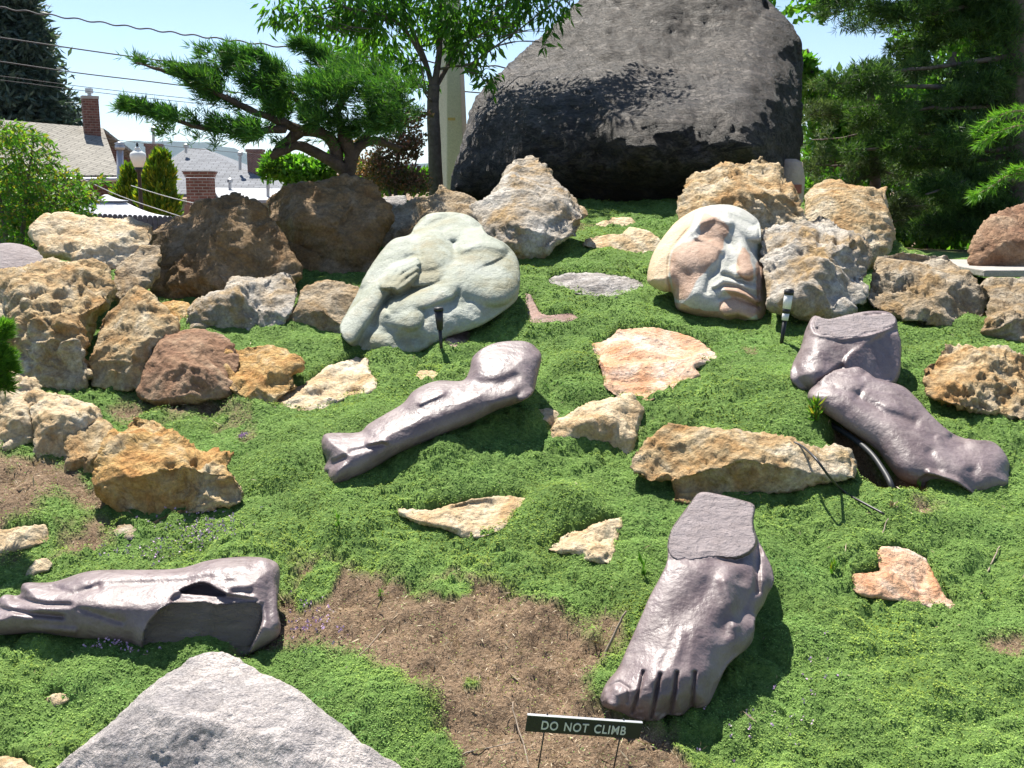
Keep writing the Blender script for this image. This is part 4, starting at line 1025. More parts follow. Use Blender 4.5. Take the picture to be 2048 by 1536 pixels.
#@@PART2
# ------------------------------------------------------------ vegetation
def cluster_pts(cl, dens=1.0):
    """cl rows: px, py, rpx, D, n  -> random points inside flattened balls"""
    P = []; C = []
    for c in cl:
        px, py, r, D, n = c[:5]
        n = max(int(n * dens), 1)
        q = RNG.normal(size=(n, 3)); q /= np.linalg.norm(q, axis=1)[:, None]
        q *= (RNG.uniform(size=(n, 1)) ** .45)
        fl = c[5] if len(c) > 5 else .7
        rr = r * PX(D)
        c0 = at(px, py, D)
        P.append(c0 + q * rr * np.array([1, 1, fl])); C.append(q * np.array([1, 1, fl]))
    return np.concatenate(P), np.concatenate(C)
def leaf_mesh(P, d, L, asp, rnd=.5):
    """diamond leaves at P pointing along d (+ noise)"""
    n = len(P)
    d = d + RNG.normal(size=(n, 3)) * rnd
    d /= np.linalg.norm(d, axis=1)[:, None] + 1e-9
    q = RNG.normal(size=(n, 3)); q -= d * (q * d).sum(1)[:, None]; q /= np.linalg.norm(q, axis=1)[:, None]
    nn = np.cross(d, q)
    L = (np.full(n, L) * RNG.uniform(.7, 1.25, n))[:, None]
    a = P; b = P + d * L * .4 + q * L * asp + nn * L * .05; c = P + d * L; e = P + d * L * .4 - q * L * asp + nn * L * .05
    V = np.stack([a, b, c, e], 1).reshape(-1, 3)
    return V, np.arange(n)[:, None] * 4 + np.array([[0, 1, 2, 3]])
def needles_mesh(P, d, L, asp, k=7, rnd=.55):
    """k needles from each point"""
    P = np.repeat(P, k, 0); d = np.repeat(d, k, 0)
    return leaf_mesh(P, d, L, asp, rnd)
def path(pts, D):
    """px points with D (scalar or list) -> smoothed world polyline"""
    pts = np.asarray(pts, float); D = np.full(len(pts), D, float) if np.isscalar(D) else np.asarray(D, float)
    W = at(pts[:, 0], pts[:, 1], D)
    n = len(W); t = np.linspace(0, n - 1, (n - 1) * 5 + 1); out = []
    for u in t:
        i = min(int(u), n - 2); f = u - i
        p0, p1, p2, p3 = W[max(i - 1, 0)], W[i], W[i + 1], W[min(i + 2, n - 1)]
        out.append(.5 * ((2 * p1) + (-p0 + p2) * f + (2 * p0 - 5 * p1 + 4 * p2 - p3) * f * f + (-p0 + 3 * p1 - 3 * p2 + p3) * f ** 3))
    return np.array(out)
def limb(mb, pts, D, r0, r1, k=7, wob=0):
    W = path(pts, D)
    if wob: W = W + np.stack([vnoise(W * 5 / max(wob, .02) * .02 + 3 * q, 60 + q) for q in range(3)], -1) * wob
    mb.tube(W, np.linspace(r0, r1, len(W)), k); return W
def plant(name, loc, label, cat, parts, group=None):
    e = empty(name, loc, label, cat, group)
    for nm, V, Fq, mat in parts:
        link(nm, mesh_np(nm, np.asarray(V) - np.array(loc), Fq, mat, False), e)
    return e

# --- young ash like tree in the middle
def ash():
    D = 10.3
    base = at(872, 400, D)
    mb = MB()
    mb2 = MB()
    T = limb(mb2, [(876, 420), (872, 370), (869, 290), (866, 215), (868, 170)], D, .077, .057, 10)
    br = [([(868, 190), (850, 120), (824, 60), (802, 0), (788, -70), (780, -180)], [D, D, D - .1, D - .1, D - .2, D - .3], .030, .010),
          ([(868, 175), (879, 100), (878, 40), (882, -60), (870, -220)], D, .038, .012),
          ([(868, 180), (905, 115), (934, 60), (958, 0), (985, -90)], [D, D + .1, D + .2, D + .3, D + .4], .026, .008),
          ([(880, 138), (905, 133), (940, 128), (992, 92), (1044, 55), (1095, 14), (1150, -20)], [D, D - .1, D - .3, D - .5, D - .6, D - .7, D - .8], .013, .004),
          ([(860, 150), (835, 100), (800, 50), (740, 25), (660, 15), (560, 40)], [D, D - .1, D - .3, D - .5, D - .6, D - .7], .020, .004),
          ([(852, 125), (838, 70), (834, 10), (838, -60)], [D, D + .2, D + .3, D + .4], .013, .006),
          ([(858, 190), (838, 165), (800, 120), (750, 95), (690, 70), (640, 75)], [D, D + .1, D + .2, D + .3, D + .4, D + .5], .014, .004),
          ([(868, 205), (852, 190), (846, 150), (830, 60)], [D, D - .2, D - .3, D - .4], .010, .005),
          ([(890, 120), (925, 90), (975, 60), (1010, 20), (1060, -30)], [D, D + .2, D + .4, D + .6, D + .7], .014, .005)]
    for pts, dd, r0, r1 in br:
        limb(mb, pts, dd, r0, r1, 6)
    cl = [(560, 22, 34, 7.6, 60), (600, 40, 34, 7.6, 60), (548, 45, 22, 7.6, 26), (640, 30, 46, 7.7, 110), (690, 45, 46, 7.9, 150), (650, 85, 34, 8.7, 60), (740, 40, 56, 7.9, 200), (790, 30, 50, 8.0, 180), (720, 95, 46, 8.5, 150), (690, 110, 34, 8.6, 70),
          (770, 95, 50, 8.3, 190), (815, 130, 34, 8.2, 90), (790, 160, 30, 8.4, 60), (840, 160, 24, 8.3, 40), (860, 20, 54, 8.3, 180), (910, 40, 50, 8.2, 180), (960, 30, 52, 8.4, 190), (1010, 25, 46, 8.4, 140), (930, 100, 40, 8.1, 100), (905, 85, 40, 8.3, 110), (975, 90, 28, 7.9, 46),
          (1050, 10, 44, 7.8, 110), (1100, 20, 36, 7.6, 60), (1135, 10, 26, 7.5, 30), (1095, 60, 14, 7.5, 14), (1085, 90, 10, 7.6, 9), (1025, 60, 22, 7.8, 24), (972, 155, 22, 7.9, 34), (985, 170, 12, 7.9, 14), (955, 130, 14, 8.0, 14), (955, 70, 36, 8.6, 80),
          (700, 0, 50, 7.9, 150), (780, -20, 60, 8.2, 200), (880, -40, 70, 8.2, 220), (980, -40, 60, 8.3, 180), (1080, -40, 60, 7.8, 150), (600, -10, 36, 7.7, 60), (850, 60, 36, 8.5, 60), (738, 140, 24, 8.3, 40),
          (700, -110, 100, 8.0, 330), (850, -160, 120, 8.2, 420), (1000, -130, 110, 8.3, 380), (850, -280, 130, 8.2, 400), (1100, -120, 70, 8.0, 160), (950, -220, 110, 8.1, 520), (1060, -260, 100, 8.1, 420), (950, -330, 110, 8.1, 420), (1130, -180, 70, 8.2, 200), (1180, -190, 90, 8.1, 200), (1230, -90, 60, 8.3, 90)]
    cl = [(a, b, r * .95, dd + 2.0, n * (.62 if b > -60 else .9), .8) for a, b, r, dd, n in cl]
    P, C = cluster_pts(cl)
    d = C * np.array([.9, .5, .3]) + np.array([0, 0, -.75])
    # compound sprigs: 2 leaves per point
    P = np.concatenate([P, P + RNG.normal(size=P.shape) * .05]); d = np.concatenate([d, d])
    V, Fq = leaf_mesh(P, d, .105, .15, .38)
    tw = MB()
    e = plant('leafy_tree', base, 'slender grey trunked tree with drooping narrow green leaves, left of the obelisk', 'tree', [('crown', V, Fq, M['ashleaf'])])
    mb2.build('trunk', M['bark'], e, True, bump=.004); 
    # fine twigs
    for (a, b, r, dd, n) in [c[:5] for c in cl if c[1] > -60]:
        for _ in range(4):
            a2, b2 = a + random.uniform(-r, r), b + random.uniform(-r, r) * .8
            tx, ty = (868 + (a - 868) * .55, min(150, b * .6 + 40)) if random.random() < .25 else (a + random.uniform(-10, 10), b + random.uniform(-10, 10))
            mb.tube(path([(tx, ty), ((tx + a2) / 2 + random.uniform(-8, 8), (ty + b2) / 2 - 6), (a2, b2)], dd), [.004] * 6 + [.003] * 5, 4, False)
    mb.build('branches', M['bark'], e, True)
ash()

# --- spreading juniper
def juniper():
    D = 7.4
    base = at(700, 372, D)
    mb = MB()
    W = limb(mb, [(705, 380), (690, 345), (660, 322), (620, 300), (585, 290), (556, 300), (540, 312)], [7.4, 7.4, 7.35, 7.3, 7.2, 7.1, 7.1], .055, .022, 9, .02)
    limb(mb, [(690, 345), (700, 310), (725, 290), (760, 285), (800, 300)], [7.4, 7.4, 7.5, 7.6, 7.7], .05, .018, 8, .02)
    limb(mb, [(665, 325), (668, 285), (640, 262), (600, 262), (560, 240)], [7.4, 7.4, 7.3, 7.2, 7.1], .055, .03, 8, .02)
    limb(mb, [(600, 262), (560, 285), (545, 300)], [7.2, 7.15, 7.1], .04, .02, 8, .02)
    limb(mb, [(700, 320), (690, 270), (675, 220), (700, 170), (660, 130), (630, 100)], [7.4, 7.4, 7.5, 7.5, 7.6, 7.6], .045, .012, 8, .02)
    limb(mb, [(560, 245), (500, 220), (440, 190), (380, 160), (310, 135), (272, 122)], [7.1, 7.0, 6.95, 6.9, 6.85, 6.8], .026, .005, 6, .01)
    limb(mb, [(570, 260), (500, 262), (420, 258), (340, 238), (280, 222), (230, 210)], [7.1, 7.0, 6.9, 6.8, 6.75, 6.7], .028, .005, 6, .01)
    limb(mb, [(640, 262), (600, 210), (560, 170), (500, 140), (440, 118)], [7.3, 7.3, 7.3, 7.3, 7.3], .028, .006, 6, .01)
    limb(mb, [(700, 300), (760, 250), (800, 220), (830, 200)], [7.5, 7.6, 7.7, 7.7], .028, .008, 6, .01)
    pads = [([(262, 116), (300, 124), (340, 140), (380, 152), (410, 165)], 15, 6.85, 520), ([(390, 165), (430, 190), (480, 205), (520, 215)], 26, 7.0, 750),
            ([(222, 210), (262, 212), (310, 224), (350, 234)], 14, 6.75, 520), ([(340, 236), (400, 248), (460, 255), (520, 262)], 26, 6.9, 1050), ([(330, 262), (370, 275), (420, 282), (400, 295)], 20, 6.9, 480),
            ([(420, 112), (470, 118), (520, 130), (560, 150)], 30, 7.2, 1050), ([(400, 150), (460, 160), (520, 175)], 24, 7.1, 600), ([(540, 165), (600, 180), (660, 190)], 42, 7.2, 1600),
            ([(520, 215), (580, 225), (640, 240)], 32, 7.1, 1200), ([(640, 170), (700, 170), (760, 190), (800, 200)], 44, 7.4, 2300), ([(620, 250), (680, 250), (740, 250), (790, 232)], 36, 7.3, 1700),
            ([(596, 90), (620, 98), (650, 108)], 16, 7.6, 420), ([(640, 120), (680, 140), (700, 150)], 24, 7.6, 600), ([(700, 130), (760, 150), (820, 170)], 26, 7.8, 800), ([(500, 270), (540, 262), (560, 280)], 16, 7.0, 260),
            ([(760, 250), (810, 240), (835, 215)], 22, 7.7, 420), ([(460, 135), (520, 110), (545, 120)], 12, 7.2, 220), ([(560, 200), (540, 240)], 30, 7.4, 600)]
    P = []; d = []
    for pts, r, dd, n in pads:
        W = path(pts, dd)
        n = int(n * 1.75)
        i = RNG.integers(0, len(W), n)
        q = RNG.normal(size=(n, 3)); q /= np.linalg.norm(q, axis=1)[:, None]; q *= RNG.uniform(size=(n, 1)) ** .5
        c = W[i] + q * r * PX(dd) * np.array([1.15, 1.6, .85]) * (.65 + .8 * RNG.uniform(size=(n, 1)) ** 2)
        # lumpy gaps
        k = fbm(c * 7.5, 3, 5) > .0
        P.append(c[k]); ax = (W[0] - W[-1]); ax /= np.linalg.norm(ax)
        d.append((q * .5 + ax * .55 + np.array([-.15, 0, .35]))[k])
    P = np.concatenate(P); d = np.concatenate(d)
    V, Fq = needles_mesh(P, d, .066, .05, 4, .5)
    e = plant('juniper_tree', base, 'low spreading juniper with twisted brown trunk and feathery green pads', 'tree', [('foliage', V, Fq, M['juniper'])])
    mb.build('trunk', M['junbark'], e, True, bump=.012)
juniper()

# --- obelisk
def obelisk():
    D = 12.0
    b = at(906, 440, D); b[2] = 1.0
    zt = at(906, 0, D)[2] + .35
    w0, w1 = 36 * PX(D), 17 * PX(D)
    m, k = MB(), 6
    a = np.arange(6) * math.pi / 3 + .25
    zr = at(906, 400, D)[2]
    rings = []
    for z, w in ((1.0, w0 * 1.0), (zr, w0), (zt, w1)):
        rings.append(np.stack([w * np.cos(a), w * .9 * np.sin(a), np.full(6, z)], 1) + np.array([b[0], b[1], 0]))
    V = np.concatenate(rings + [[[b[0], b[1], zt + .15]]])
    Fq = [(i * 6 + j, i * 6 + (j + 1) % 6, (i + 1) * 6 + (j + 1) % 6, (i + 1) * 6 + j) for i in range(2) for j in range(6)] + [(12 + j, 12 + (j + 1) % 6, 18) for j in range(6)]
    m.add(V, Fq)
    e = empty('obelisk', b, 'tall tapering faceted speckled grey stone column behind the leafy tree trunk', 'obelisk')
    m.build('shaft', M['obelisk'], e, bevel=.01)
    # ochre stain plate
    s = MB(); c = at(903, 238, D - w0 - .01); s.box(c, (14 * PX(D), .02, 5 * PX(D)))
    s.build('plaque', plain('ochre stain', (.52, .36, .15), .9), e)
obelisk()

def bushy(name, label, cat, cl, D, mat, L, asp, per, up=(0, 0, .4), rnd=.6, stems=None, smat='bark', needles=0, group=None, gap=-.35, gf=4., body='foliage'):
    P, C = cluster_pts(cl)
    k = fbm(P * gf, 2, int(D * 10)) > gap
    P, C = P[k], C[k]
    d = C * .8 + np.array(up)
    if needles: V, Fq = needles_mesh(P, d, L, asp, needles, rnd)
    else: V, Fq = leaf_mesh(P, d, L, asp, rnd)
    c = P.mean(0); loc = np.array([c[0], c[1], float(zground(c[0], c[1], False))])
    e = plant(name, loc, label, cat, [(body, V, Fq, M[mat])], group)
    if stems:
        mb = MB()
        for pts, dd, r0, r1 in stems: limb(mb, pts, dd, r0, r1, 7, .01)
        mb.build('trunk' if cat == 'tree' else 'stems', M[smat], e, True, bump=.004)
    return e
# barberry
FARTREES = 1
bushy('barberry_shrub', 'tall shrub with small red and green leaves between the juniper and the tree trunk', 'shrub',
      [(800, 240, 46, 9.6, 1300), (830, 290, 36, 9.5, 900), (790, 300, 46, 9.5, 1300), (770, 350, 46, 9.5, 1400), (825, 360, 42, 9.5, 1300), (740, 330, 34, 9.5, 600), (720, 290, 26, 9.7, 300), (850, 230, 14, 9.6, 120), (700, 350, 26, 9.6, 300)], 9.5,
      'barberry', .034, .3, 1, stems=[([(790, 420), (792, 360), (800, 290), (806, 230)], 9.5, .02, .006), ([(786, 420), (770, 350), (750, 300)], 9.5, .016, .005), ([(795, 420), (820, 360), (838, 300)], 9.5, .016, .005)])
bushy('shrub', 'bright green shrub seen under the juniper, right of the grey roof', 'shrub',
      [(560, 330, 34, 14, 900), (600, 340, 36, 14, 900), (640, 350, 40, 14, 1000), (540, 345, 22, 14, 300), (610, 365, 40, 14, 800), (680, 330, 40, 14, 700)], 14, 'brightleaf', .09, .28, 1,
      stems=[([(600, 420), (602, 370), (600, 330)], 14, .03, .01)])
# sumac shrub at left
def sumac():
    cen = [(20, 292, 40), (70, 318, 32), (20, 350, 60), (70, 370, 50), (118, 372, 32), (150, 400, 26), (30, 420, 56), (90, 420, 46), (130, 420, 34), (40, 470, 44), (-20, 300, 60), (-20, 400, 80), (100, 460, 30), (50, 280, 20), (168, 372, 12), (0, 262, 24)]
    P = []; d = []
    mb = MB()
    D = 7.9
    for (x, y, r) in cen:
        for k in range(int(r * .62)):
            an = random.uniform(0, 6.28); rr = r * random.random() ** .5 * .8
            x0, y0 = x + rr * math.cos(an), y + rr * math.sin(an); dd = D + random.uniform(-.35, .35)
            L = random.uniform(30, 50)
            a2 = random.uniform(-.9, .35) if random.random() < .7 else random.uniform(2.4, 3.6)
            a2 = -abs(a2) * .7
            x1, y1 = x0 + L * math.cos(a2), y0 + L * math.sin(a2) * .6
            W = path([(x0, y0), ((x0 + x1) / 2, (y0 + y1) / 2 - 5), (x1, y1 + 6)], dd)
            mb.tube(W, .002, 3, False)
            ax = W[-1] - W[0]; ax /= np.linalg.norm(ax)
            s = np.cross(ax, [0, 0, 1.]); s /= np.linalg.norm(s)
            for t in np.linspace(.15, 1, 8):
                p = W[int(t * (len(W) - 1))]
                for sg in (-1, 1):
                    P.append(p); d.append(s * sg * .6 + ax * .5 + np.array([0, random.uniform(-.6, .6), -.25 + sg * .5 * random.choice((-1, 1))]))
    P = np.array(P); d = np.array(d)
    V, Fq = leaf_mesh(P, d, .052, .17, .15)
    loc = at(40, 500, D); loc[2] = .9
    e = plant('leafy_shrub', loc, 'yellow green shrub with feathery compound leaves at the upper left edge', 'shrub', [('foliage', V, Fq, M['sumac'])])
    for pts in ([(40, 520), (50, 420), (60, 330), (70, 270)], [(60, 520), (100, 420), (140, 350)], [(20, 520), (0, 400), (-10, 300)]): limb(mb, pts, D, .02, .005, 6)
    mb.build('stems', M['bark'], e, True)
sumac()
bushy('dark_shrub', 'dark green shrub low at the left edge below the feathery one', 'shrub',
      [(20, 440, 60, 8.6, 1500), (90, 450, 50, 8.6, 1200), (150, 440, 30, 8.8, 400), (60, 400, 60, 8.8, 1200), (-10, 360, 60, 8.8, 900)], 8.6, 'ashleaf', .05, .3, 1,
      stems=[([(50, 520), (55, 450), (50, 380)], 8.6, .02, .01)])
# conifer sprig at left edge
bushy('young_conifer', 'bright green conifer twigs poking in at the left edge, halfway down', 'conifer',
      [(-10, 670, 26, 3.9, 240), (0, 720, 26, 3.9, 260), (-20, 760, 34, 3.9, 260), (8, 655, 10, 3.9, 50), (20, 740, 10, 3.9, 46), (-40, 700, 40, 3.9, 300), (12, 775, 10, 3.9, 40)], 3.9, 'pinebright', .038, .05, 1, up=(.5, 0, .5), rnd=.4, needles=7,
      stems=[([(-70, 800), (-30, 730), (0, 690), (10, 650)], 3.9, .008, .003), ([(-60, 800), (-20, 770), (20, 740)], 3.9, .006, .002)], gap=-1)

bushy('far_tree', 'distant green treetops low behind the barberry and trunk', 'tree', [(x, 352 + (x % 37) * .4, 34, 40, 500) for x in range(640, 900, 34)], 40, 'ashleaf', .3, .3, 1, stems=[([(760, 390), (762, 350)], 40, .15, .08)], gf=1.5)
# --- right side trees
def conifer_sprays(cl, D, L, asp, k, rnd, gf, gap, drift):
    P, C = cluster_pts(cl)
    kk = fbm(P * gf, 2, 17) > gap
    P, C = P[kk], C[kk]
    return needles_mesh(P, C * .6 + np.array(drift), L, asp, k, rnd)
def right_trees():
    # 1 dark pine, trunk near the right edge, boughs reaching left
    D = 11.0
    rs = np.random.default_rng(9)
    mb = MB(); cl = []
    limb(mb, [(2050, 560), (2044, 400), (2036, 200), (2030, 0), (2028, -260)], D, .17, .10, 10)
    boughs = [(-230, 1640, -120), (-150, 1600, -60), (-80, 1650, -10), (-20, 1660, 25), (40, 1730, 30), (110, 1740, 150), (170, 1670, 165), (210, 1800, 220), (260, 1730, 260), (310, 1800, 330), (360, 1850, 390), (400, 1900, 430), (150, 1900, 190), (60, 1900, 60), (-40, 1850, 20),
              (0, 1760, 40), (230, 1900, 290), (330, 1960, 380), (20, 1800, 100), (300, 1690, 300), (430, 1840, 450), (200, 1700, 215)]
    for (y0, x1, y1) in boughs:
        dd = D + rs.uniform(-1.2, .8)
        xm, ym = (2036 + x1) / 2, (y0 + y1) / 2 + rs.uniform(-20, 10)
        limb(mb, [(2036, y0), (xm, ym), (x1, y1)], [D, (D + dd) / 2, dd], .035, .008, 5, .02)
        for t in np.linspace(.12, 1.0, 11):
            x = 2036 + (x1 - 2036) * t; y = y0 + (y1 - y0) * t + rs.uniform(-24, 24); d2 = D + (dd - D) * t + rs.uniform(-.3, .3)
            cl.append((x, y, rs.uniform(24, 44), d2, rs.integers(70, 120), .55))
    V, Fq = conifer_sprays(cl, D, .085, .055, 6, .6, 3.0, -.22, (-.2, -.1, .2))
    e = plant('pine_tree', at(2050, 560, D) * [1, 1, 0] + [0, 0, .9], 'large dark pine with trunk at the right edge and boughs reaching left', 'tree', [('foliage', V, Fq, M['pine'])])
    mb.build('trunk', M['bark'], e, True, bump=.01)
    # 2 paler grey green pine beside the boulder
    D = 12.5
    mb = MB(); cl = []
    limb(mb, [(1760, 560), (1752, 400), (1744, 250), (1740, 120)], D, .09, .03, 8)
    for y0, x1, y1 in [(150, 1640, 170), (170, 1840, 150), (210, 1620, 230), (230, 1860, 220), (260, 1625, 280), (290, 1870, 290), (320, 1630, 330), (350, 1640, 370), (340, 1860, 350), (390, 1700, 400), (400, 1850, 410), (430, 1810, 440), (250, 1700, 240), (300, 1690, 310)]:
        dd = D + rs.uniform(-.9, .6)
        limb(mb, [(1748, y0), ((1748 + x1) / 2, (y0 + y1) / 2 + 6), (x1, y1)], [D, D, dd], .02, .006, 5, .01)
        for t in np.linspace(.1, 1, 7):
            cl.append((1748 + (x1 - 1748) * t, y0 + (y1 - y0) * t + rs.uniform(-16, 16), rs.uniform(20, 36), D + (dd - D) * t, rs.integers(60, 100), .6))
    V, Fq = conifer_sprays(cl, D, .085, .05, 6, .55, 3.2, -.15, (0, -.2, .35))
    m = leaf_mat('grey green needles', (.04, .075, .03), (.09, .14, .06), (.20, .26, .13), .3)
    e = plant('pine_tree', at(1760, 560, D) * [1, 1, 0] + [0, 0, .9], 'paler grey green pine directly right of the dark boulder', 'tree', [('foliage', V, Fq, m)])
    mb.build('trunk', M['bark'], e, True, bump=.006)
right_trees()
bushy('broadleaf_tree', 'bright green broadleaf tree behind the pines, showing beside the boulder top', 'tree',
      [(1560, 10, 60, 15, 900), (1615, 20, 40, 15, 500), (1595, 135, 34, 15, 500), (1640, 190, 60, 15, 1100), (1700, 230, 60, 15, 900), (1760, 250, 70, 15, 900), (1650, 300, 70, 15, 1100), (1560, -60, 90, 15, 1000), (1680, -30, 60, 15, 600), (1860, 200, 80, 15.5, 900), (1950, 230, 90, 15.5, 900), (1880, 60, 90, 15.5, 800), (1980, 60, 90, 15.5, 800)], 15, 'brightleaf', .13, .3, 1,
      stems=[([(1690, 520), (1680, 380), (1650, 230), (1610, 100)], 15, .12, .05), ([(1680, 380), (1740, 290), (1800, 220)], 15, .06, .02)], gap=-.2, gf=2.2)
bushy('hedge_shrub', 'green leafy undergrowth behind the rocks at right', 'shrub',
      [(1640, 380, 60, 13.5, 900), (1720, 440, 60, 13.5, 1000), (1800, 480, 60, 13.5, 1100), (1860, 440, 70, 13.5, 1300), (1900, 500, 60, 13.5, 1100), (1950, 430, 70, 13.5, 1000), (2020, 470, 70, 13.5, 900), (1840, 390, 50, 13.5, 600), (1750, 360, 60, 13.5, 500), (1900, 340, 60, 13.5, 500), (2080, 350, 90, 13.5, 900), (1960, 530, 60, 12, 600), (1880, 545, 60, 12, 600), (1700, 520, 60, 12, 500)], 13.5, 'brightleaf', .085, .32, 1,
      stems=[([(1860, 560), (1850, 480), (1830, 420)], 13.5, .04, .01), ([(1930, 560), (1940, 480), (1960, 400)], 13.5, .04, .01)], gap=-.3, gf=3)
# dense dark wood far behind, closes the gaps low down
bushy('evergreen_tree', 'dense dark evergreen standing behind all the trees at right', 'tree',
      [(x, y, 120, 19, 700, .9) for x in (1680, 1800, 1920, 2040, 2150) for y in (250, 340, 430)] + [(1780, 190, 90, 19, 350), (1900, 120, 110, 19, 500), (2020, 80, 120, 19, 600), (2000, -60, 120, 19, 500)], 19, 'pine', .2, .3, 1,
      stems=[([(1900, 560), (1905, 300), (1910, 60)], 19, .3, .08)], gap=-.5, gf=1.2)
# bright pine boughs at right edge
def edge_pine():
    D = 5.4
    mb = MB(); P = []; d = []
    tr = limb(mb, [(2130, 720), (2125, 500), (2120, 300), (2118, 80)], D, .035, .02, 8)
    for pts in ([(2120, 250), (2080, 228), (2030, 222), (1985, 238), (1955, 262)], [(2120, 262), (2060, 250), (2000, 262), (1960, 290)], [(2122, 380), (2070, 350), (2020, 350), (1985, 372), (1950, 392)], [(2122, 340), (2080, 330), (2030, 340)]):
        W = limb(mb, pts, [D, D - .05, D - .1, D - .12, D - .15][:len(pts)], .008, .003, 6)
        for i in range(2, len(W)):
            for _ in range(16):
                P.append(W[i] + RNG.normal(size=3) * .006); ax = W[i] - W[i - 1]; ax /= np.linalg.norm(ax)
                d.append(ax * .75 + RNG.normal(size=3) * .45)
    V, Fq = needles_mesh(np.array(P), np.array(d), .055, .03, 3, .2)
    e = plant('young_pine', at(2130, 720, D), 'bright green pine boughs with long needles entering at the right edge', 'tree', [('foliage', V, Fq, M['pinebright'])])
    mb.build('trunk', plain('pinkish twig bark', (.42, .26, .18), .8), e, True)
edge_pine()
# far spruce at the upper left
def spruce():
    D = 45.; rs = np.random.default_rng(4)
    P = []; d = []
    apex = (10, -60)
    cx = 10
    for k in range(620):
        t = rs.uniform(0, 1) ** .85
        y = apex[1] + t * 340
        half = 12 + 136 * t ** .8
        for side in (1,):
            a = rs.uniform(0, 2 * math.pi)
            r = half * rs.uniform(.55, 1.05) * (1 + .14 * math.sin(k * 1.7))
            c = at(cx, y, D); R = r * PX(D)
            n = 90
            tt = np.linspace(.15, 1, n)
            dirv = np.array([math.cos(a), math.sin(a), -.18])
            pts = c + dirv * R * tt[:, None] + RNG.normal(size=(n, 3)) * .22
            pts[:, 2] += .5 * tt ** 3
            P.append(pts); d.append(np.tile(dirv * .7 + np.array([0, 0, .1]), (n, 1)))
    P = np.concatenate(P); d = np.concatenate(d)
    V, Fq = leaf_mesh(P, d, .42, .16, .6)
    loc = at(cx, 300, D); loc[2] = -1
    e = plant('spruce_tree', loc, 'tall dark blue green spruce behind the roof at the upper left', 'tree', [('foliage', V, Fq, M['spruce'])])
    mb = MB(); t_ = at(cx, -60, D); mb.tube([loc, (loc + t_) / 2, t_], [.4, .3, .05], 8); mb.build('trunk', M['bark'], e, True)
spruce()
# arborvitae, two upright shrubs
for (lab, lob) in (('tall flame shaped yellow green arborvitae right of the street lamp', [(322, 400, 26, 150), (322, 370, 22, 0), (320, 340, 18, 0), (322, 322, 11, 0), (308, 350, 14, 0), (334, 350, 12, 0), (335, 415, 22, 0), (300, 400, 24, 0), (300, 375, 16, 0)]),
                   ('shorter green arborvitae left of the street lamp', [(262, 372, 18, 0), (262, 352, 12, 0), (266, 400, 24, 0), (246, 395, 16, 0), (276, 380, 14, 0), (250, 420, 22, 0), (280, 425, 22, 0), (235, 420, 14, 0)])):
    cl = [(x, y, r, 24. if 'tall' in lab else 24.6, int(r * 34), 1.25) for x, y, r, _ in lob]
    bushy('arborvitae', lab, 'shrub', cl, 24, 'arbor', .20, .22, 1, up=(0, 0, 1.1), rnd=.25, gap=-.55, gf=1.6, stems=[([(lob[0][0], 450), (lob[0][0], 400)], 24.3, .08, .05)])

# ------------------------------------------------------------ far setting
def hills():
    for i, (D, pts, c) in enumerate([(5200., [(-900, 250), (-300, 262), (0, 268), (120, 285), (190, 292), (215, 284), (250, 281), (290, 284), (330, 282), (380, 284), (420, 284), (440, 292), (470, 297), (500, 312), (560, 330), (620, 335), (760, 330), (900, 325), (1100, 330), (1400, 320), (1800, 310), (2400, 300), (3000, 290)], (.05, .07, .06)),
                                     ]):
        mesh_rows = []
        xs = np.arange(-900, 3000, 12.)
        p = np.array(pts, float)
        ys = np.interp(xs, p[:, 0], p[:, 1]) + 3 * fbm(np.stack([xs / 40, 0 * xs, 0 * xs], -1), 3, 9)
        top = at(xs, ys, D)
        rows = []
        for t in np.linspace(0, 1, 9):
            r = top.copy(); r[:, 2] = top[:, 2] * (1 - t) + (-2) * t
            r[:, 1] = D - 900 * t + 90 * fbm(np.stack([xs / 60, np.full_like(xs, t * 4), 0 * xs], -1), 3, 3); rows.append(r)
        back = top.copy(); back[:, 1] += 1500; back[:, 2] = -2
        rows = [back] + rows
        n, k = len(rows), len(xs)
        idx = np.arange(n * k).reshape(n, k)
        Fq = np.stack([idx[:-1, :-1], idx[1:, :-1], idx[1:, 1:], idx[:-1, 1:]], -1).reshape(-1, 4)
        tag(link('hills', mesh_np('hills', np.concatenate(rows), Fq, plain('far hillside', c, .95, .1, 0, .3, .004), True)), kind='structure')
hills()

